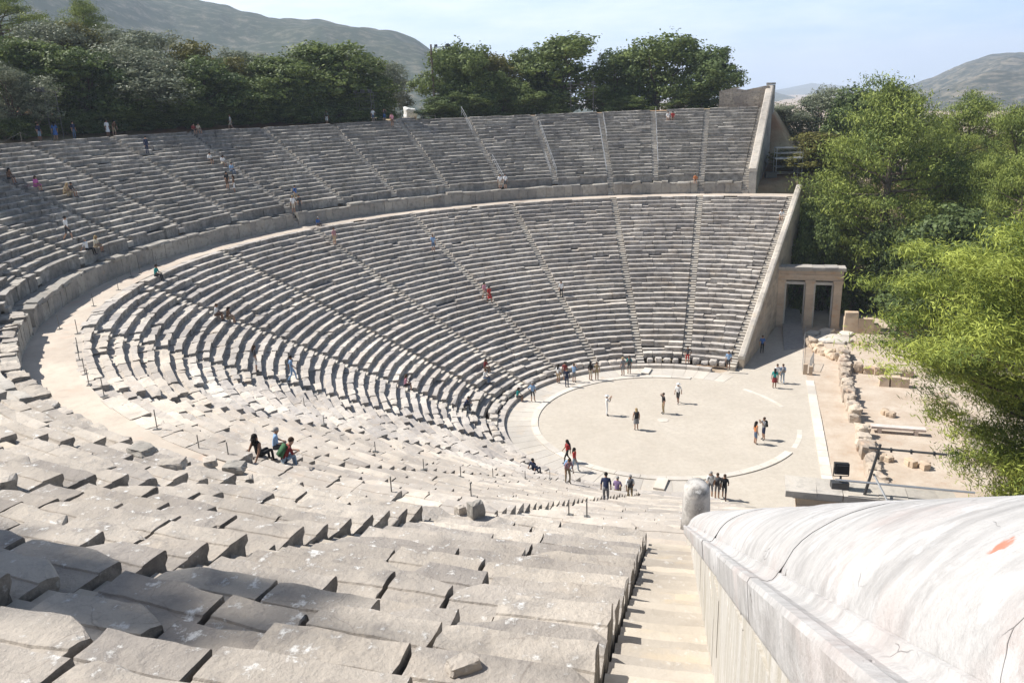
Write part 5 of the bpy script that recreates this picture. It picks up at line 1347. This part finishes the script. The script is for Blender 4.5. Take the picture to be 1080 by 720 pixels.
HAIR = dict(dark=(.015, .012, .010), brown=(.06, .035, .02), grey=(.30, .29, .28), blond=(.34, .24, .12))
def cm(c, kind='cloth'):
    if (c, kind) not in CM:
        CM[c, kind] = plain(f'{kind}_{c}', COLS[c] if kind == 'cloth' else (HAIR[c] if kind == 'hair' else c), .85, var=.12, scale=18)
    return CM[c, kind]
M_skin = plain('skin', (.42, .25, .17), .6, var=.08, scale=9); M_skin2 = plain('tanned_skin', (.30, .165, .105), .6, var=.08, scale=9)
NPEOPLE = [0]
def person(px, py, pose, face, top, bottom, label, hair='brown', hl='short', legs='short', sleeve='short', shoes='dgrey', hat=None, pack=None, skirt=None, h=1.0, group='visitors to the theatre', loc=None):
    """face: direction in degrees (plan, ccw from +x) or 'in' (towards the stage centre), 'cam', 'away'"""
    me, J, hs, cache = get_pose(pose); p = hit(px, py) if loc is None else np.array(loc)
    k, R = inv(np.array([p[0]]), np.array([p[1]])); k = float(k[0]); R = float(R[0])
    sitting = pose in ('sit', 'lean', 'knees')
    if sitting and R > 12.9 and 0 < k < 12:
        if R < 38.8: r = max(0, min(NL-1, int(round((R-RLB)/DL-.2)))); p = polar(RLB+r*DL+.16, k, zlow(r)-.035)
        elif R > RUB-.4 and R < 57.4: r = max(0, min(NU-1, int(round((R-RUB)/DU-.2)))); p = polar(RUB+r*DU+.16, k, zup(r, k)-.035)
    if face == 'in': f = math.atan2(-p[1]+(CFAR[1] if k < 2 else 0), -p[0]+(CFAR[0] if k < 2 else 0))
    elif face == 'away': f = math.atan2(p[1]-CAM[1], p[0]-CAM[0])
    elif face == 'cam': f = math.atan2(CAM[1]-p[1], CAM[0]-p[0])
    else: f = rad(face)
    o = link(bpy.data.objects.new('person', me)); sk = M_skin if NPEOPLE[0] % 3 else M_skin2; NPEOPLE[0] += 1
    o.location = p; o.rotation_euler = (0, 0, f-PI/2); o.scale = (h, h, h)
    tc, bc, sc = cm(top), cm(bottom), cm(shoes)
    mats = [sk, tc, tc if sleeve != 'none' else sk, tc if sleeve == 'long' else sk, bc, bc if legs == 'long' else sk, sc]
    for i, mm in enumerate(mats): o.material_slots[i].link = 'OBJECT'; o.material_slots[i].material = mm
    def child(nm_, key, mat):
        if key not in cache:
            m2 = bpy.data.meshes.new(key); m2.from_pydata([tuple(v) for v in hs[key][0]], [], hs[key][1]); m2.materials.append(None); m2.polygons.foreach_set('use_smooth', np.ones(len(m2.polygons), bool)); m2.update(); cache[key] = m2
        c = link(bpy.data.objects.new(nm_, cache[key])); c.material_slots[0].link = 'OBJECT'; c.material_slots[0].material = mat; c.parent = o
    child('hair', hl, cm(hair, 'hair'))
    if hat: child('hat', 'hat', cm(hat))
    if pack: child('backpack', 'pack', cm(pack))
    if skirt: child('skirt', 'skirt', cm(skirt))
    return tag(o, label, 'person', group)
P_ = person
def stair_pt(R, k): p = polar(R, k, 0); return (p[0], p[1], surf(p[0], p[1]))
# orchestra and side entrance
P_(640, 438, 'photo', 10, 'white', 'white', 'person all in white taking a picture in the left half of the orchestra', legs='long', hat='white')
P_(671, 453, 'stand', 100, 'dgrey', 'grey', 'person in grey dress with dark backpack alone in the middle of the orchestra', 'blond', 'long', pack='black', skirt='grey', sleeve='none')
P_(699.5, 436, 'shade', 200, 'black', 'khaki', 'person in black top and khaki trousers shading the eyes near the centre stone', legs='long')
P_(715, 425, 'walk', 250, 'white', 'black', 'person in white shirt, black shorts and white hat walking near the centre stone', hat='white')
P_(796.5, 468, 'stand', 20, 'orange', 'denim', 'person in orange top and denim shorts facing a man with a backpack at right', 'dark', 'long', sleeve='none')
P_(805, 463.5, 'photo', 200, 'grey', 'navy', 'person in grey shirt with a black backpack facing the person in orange', pack='black')
P_(816.5, 409, 'stand', 80, 'teal', 'dred', 'person in teal top with a dark red skirt near the barriers', 'dark', 'long', skirt='dred')
P_(819, 404, 'stand', 100, 'white', 'tan', 'person in white top behind the dark red skirt near the barriers')
P_(825, 404, 'walk', 85, 'lblue', 'ljean', 'person in pale blue shirt with a grey backpack near the barriers', legs='long', pack='grey')
P_(768, 389.5, 'stand', 'cam', 'lblue', 'dgrey', 'person in light blue shirt at the foot of the far end wall')
P_(725, 384, 'hips', 'cam', 'dgrey', 'red', 'person with bright red shorts standing on the first row near the far wall', 'dark')
P_(803.5, 372, 'stand', 'cam', 'blue', 'black', 'person in blue top in the shade of the far end wall', legs='long')
P_(657, 396, 'stand', 120, 'grey', 'grey', 'person in grey with a sun hat on the walkway beyond the ring', hat='khaki')
P_(663.5, 394, 'stand', 100, 'teal', 'dgrey', 'person in teal shirt with a pack beside the grey sun hat on the far walkway', pack='dgrey')
P_(598, 408, 'stand', 'away', 'navy', 'navy', 'person dressed all in navy in a small group on the walkway', legs='long', sleeve='long')
P_(589, 404, 'stand', 60, 'white', 'tan', 'person in white top at the left of the small group on the walkway', 'dark', 'long')
P_(605.5, 403, 'photo', 70, 'lblue', 'grey', 'person in blue shirt at the right of the small group on the walkway')
P_(596, 401, 'stand', 80, 'dred', 'dgrey', 'person in dark red top half hidden in the small group on the walkway', 'dark')
P_(623, 401, 'stand', 60, 'black', 'beige', 'person in black top of the pair between the small group and the sun hat', 'dark', 'long')
P_(629.5, 401, 'stand', 90, 'khaki', 'khaki', 'person in tan clothes of the pair between the small group and the sun hat')
P_(562, 423.5, 'hips', 90, 'lblue', 'dgrey', 'person in blue grey shirt standing alone on the walkway left of the ring', 'grey')
P_(545.5, 419, 'sit', 'in', 'teal', 'dgrey', 'person in teal top sitting on the worn front row', 'dark', 'long')
P_(510, 388, 'sit', 'in', 'dred', 'brown', 'person in dark red top sitting on the lower stair above a person in jeans', 'brown', 'long', legs='long')
P_(512.5, 401, 'sit', 'in', 'white', 'denim', 'person in white top and jeans sitting on the lower stair below the dark red top', legs='long')
P_(487.5, 429, 'knees', 'in', 'navy', 'dgrey', 'person in dark clothes sitting low on the lower benches left of the orchestra', 'dark', legs='long', sleeve='long')
P_(431, 413, 'sit', 'in', 'pink', 'dgrey', 'person in pink top sitting alone in the lower benches left of the orchestra', 'brown', 'long')
P_(564, 495.5, 'lean', 'in', 'navy', 'navy', 'person in navy sitting on the near edge of the walkway', 'dark', legs='long')
P_(598.5, 488, 'walk', 200, 'red', 'black', 'person in red top with a dark shoulder bag walking on the near walkway', 'dark', 'long', legs='long', pack='dgrey')
P_(606, 497, 'walk', -20, 'red', 'ljean', 'person in red top and pale jeans striding on the near walkway', 'dark', 'long', legs='long')
P_(598.5, 509, 'bend', -60, 'rose', 'khaki', 'person in faded pink shirt and khaki trousers stepping down the lowest near benches', legs='long', pack='lblue')
P_(637, 530, 'bend', 90, 'navy', 'grey', 'person in dark blue shirt and grey trousers walking down the near lower stair', 'dark', legs='long', h=.93, loc=stair_pt(24.6, 11))
P_(651, 517, 'sit', 'in', 'purple', 'khaki', 'person in mauve top sitting with a hand raised at the near edge of the walkway', 'grey')
P_(663.5, 526, 'walk', 95, 'white', 'khaki', 'person in white shirt with a dark backpack at the bottom of the near lower stair', 'grey', legs='long', pack='dgrey', h=.93, loc=stair_pt(18.6, 11))
for (px, py, q) in ((763.5, 527, 0), (749, 524, 1), (756, 525.5, 2)):
    kw = [dict(top='black', bottom='dgrey', label='person in black shirt and shorts walking away beyond the round topped block', pose='walk', face=80),
          dict(top='white', bottom='grey', label='person in white shirt with pack straps coming up beside the round topped block', pose='walk', face=265, pack='black', hair='grey'),
          dict(top='grey', bottom='grey', label='person in grey behind the black shirt beyond the round topped block', pose='stand', face=80, pack='dgrey')][q]
    P_(px, py, kw.pop('pose'), kw.pop('face'), kw.pop('top'), kw.pop('bottom'), kw.pop('label'), **kw)
# the three on the near walkway
P_(269, 484, 'lean', 62, 'black', 'black', 'person with long dark hair in black leaning back on the near walkway edge', 'dark', 'long', legs='long', sleeve='none')
P_(288, 473, 'sit', 25, 'lblue', 'dgrey', 'person in light blue shirt with grey hair sitting just beyond the walkway edge', 'grey')
P_(297, 488, 'knees', 40, 'dred', 'ljean', 'person in dark red shirt with a green backpack sitting on the near walkway', 'brown', legs='long', pack='green')
# lower tier
P_(230, 335, 'sit', 'in', 'white', 'brown', 'person in white sitting close beside a person in brown in the left lower benches', 'brown')
P_(236, 337, 'sit', 'in', 'brown', 'tan', 'person in brown sitting close beside a person in white in the left lower benches', 'dark', 'long')
P_(271, 392, 'stand', 'in', 'dgrey', 'white', 'person in dark top and white shorts standing in the lower benches at left', 'brown', 'long')
P_(309, 402, 'walk', 'in', 'lblue', 'lblue', 'person in pale blue walking down through the lower benches at left', 'dark', legs='long')
P_(457.5, 268, 'stand', 'cam', 'lblue', 'denim', 'person in pale blue shirt and denim shorts standing high on a lower stair', pack='blue')
P_(511.5, 320, 'walk', 'in', 'pink', 'beige', 'person in pale top coming down a lower stair beside a person in red', 'dark', 'long')
P_(516.5, 320, 'walk', 'in', 'red', 'red', 'person all in red coming down a lower stair', 'dark', 'long', skirt='red')
P_(592, 314, 'stand', 'in', 'white', 'black', 'person in white shirt and black trousers on a lower stair in the middle', legs='long')
P_(353.5, 260, 'stand', 'in', 'rose', 'tan', 'person in faded pink standing near the top of the lower benches', 'brown')
P_(158, 292, 'sit', 'in', 'teal', 'dgrey', 'person in green top sitting on the end of the top lower row by the walkway', 'dark', legs='long')
P_(73.5, 258, 'walk', 'in', 'white', 'dgrey', 'person in white shirt walking down the upper benches at far left', 'dark')
P_(96, 270, 'lean', 'in', 'white', 'black', 'person in white shirt and dark trousers sitting at the walkway wall at left', 'grey', legs='long')
P_(105, 272, 'sit', 'in', 'cream', 'tan', 'person in cream clothes sitting on the walkway wall beside dark trousers', 'blond', 'long', skirt='cream')
P_(528, 207, 'stand', 'cam', 'white', 'beige', 'person in white with beige shorts standing on the walkway above the middle stair')
P_(533.5, 207, 'stand', 120, 'white', 'dgrey', 'person in white with dark shorts standing on the walkway above the middle stair', 'dark')
P_(335, 238, 'sit', 'in', 'blue', 'dgrey', 'person in blue sitting on the top lower row under the walkway wall', 'grey')
P_(313.5, 222, 'walk', 'in', 'blue', 'tan', 'person in blue with a dark pack stepping down to the walkway', 'dark', pack='black')
P_(318, 234, 'stand', 'in', 'dgrey', 'dgrey', 'person in dark clothes standing on the walkway below the person with a pack', 'dark', legs='long')
P_(311, 232, 'stand', 120, 'white', 'beige', 'person in white standing on the walkway left of the person in dark clothes', 'blond')
P_(824, 234, 'sit', 'in', 'white', 'beige', 'person in white sitting near the top of the far lower stair by the end wall')
P_(733, 204, 'sit', 'in', 'orange', 'dgrey', 'person in orange sitting where the far lower stair meets the walkway', 'dark')
# upper tier and rim
P_(8, 189, 'sit', 'in', 'brown', 'dgrey', 'person in brown sitting in the upper benches at the left edge', 'dark', 'long')
P_(38, 197, 'sit', 'in', 'magenta', 'magenta', 'person in a bright pink dress sitting in the upper benches at left', 'brown', 'long', skirt='magenta')
P_(70.5, 208, 'knees', 'in', 'tan', 'khaki', 'person in tan sitting beside a person in dark clothes at left', 'blond', 'long', legs='long')
P_(77, 207, 'sit', 'in', 'dgrey', 'beige', 'person in dark clothes sitting beside a person in tan at left', 'dark')
P_(156.5, 167, 'stand', 'in', 'navy', 'navy', 'person in dark blue standing alone among the upper benches at left', 'dark', legs='long', sleeve='long')
P_(222, 171, 'sit', 'in', 'white', 'black', 'person in white shirt sitting uppermost of the three in the left upper benches', 'dark')
P_(236, 175, 'sit', 'in', 'white', 'cream', 'person in cream dress sitting midmost of the three in the left upper benches', 'dark', 'long', skirt='cream')
P_(245, 182, 'sit', 'in', 'lblue', 'denim', 'person in blue sitting lowest of the three in the left upper benches', 'dark', legs='long')
P_(241, 203, 'stand', 'in', 'black', 'brown', 'person in black top standing beside a person in white shorts in the left upper benches', 'dark', 'long')
P_(248, 205, 'stand', 200, 'brown', 'white', 'person in brown top and white shorts standing in the left upper benches', 'brown', 'long')
P_(704.5, 127, 'sit', 'in', 'white', 'white', 'person in white sitting high in the far upper benches beside a person in red', 'brown')
P_(709.5, 127, 'sit', 'in', 'red', 'dred', 'person in red sitting high in the far upper benches', 'dark', 'long', skirt='red')
def rimp(px, off=1.2):
    v = ray(px, 130); h_ = v[:2]/np.linalg.norm(v[:2]); t = rim(px)-2.6+off; q = CAM[:2]+h_*t
    return (q[0], q[1], surf(q[0], q[1]))
for (px, po, fa, tp, bt, lb, kw) in ((39, 'stand', 'in', 'navy', 'ljean', 'person in navy top and pale shorts standing on the rim by the left lamp scaffold', dict(hair='dark')),
    (56, 'stand', 'away', 'blue', 'blue', 'person in blue dress standing on the rim just right of the left lamp scaffold', dict(hair='dark', hl='long', skirt='blue')),
    (76, 'stand', 'in', 'navy', 'denim', 'person in navy and jeans standing on the rim under the dark evergreen', dict(legs='long')),
    (112, 'stand', 'in', 'white', 'white', 'person in white dress standing on the rim beside a person in brown', dict(hair='brown', hl='long', skirt='white')),
    (118.5, 'bend', 'in', 'brown', 'tan', 'person in brown leaning forward on the rim beside the white dress', dict(hair='dark')),
    (243, 'walk', 200, 'white', 'beige', 'person in white walking along the rim under the yellowish tree', dict()),
    (345, 'stand', 'away', 'grey', 'white', 'person in grey top and white shorts standing on the rim below the large oak', dict(pack='dgrey')),
    (394, 'hips', 'in', 'white', 'denim', 'person in white shirt and denim shorts on the rim by the green bush', dict(hair='dark')),
    (406, 'photo', 'in', 'dgrey', 'blue', 'person in dark top taking a picture from the rim by the green bush', dict(hair='dark'))):
    P_(px, 0, po, fa, tp, bt, lb, loc=rimp(px), **kw)
P_(414, 134, 'stand', 'in', 'pink', 'brown', 'person in pink top standing on the top rows below the green bush', 'dark', 'long')
P_(205, 141, 'sit', 'in', 'dred', 'dgrey', 'person in dark red sitting on the top row at left', 'dark', 'long', loc=None)
P_(210, 140, 'sit', 'in', 'beige', 'beige', 'person in beige sitting on the top row beside dark red', 'brown')
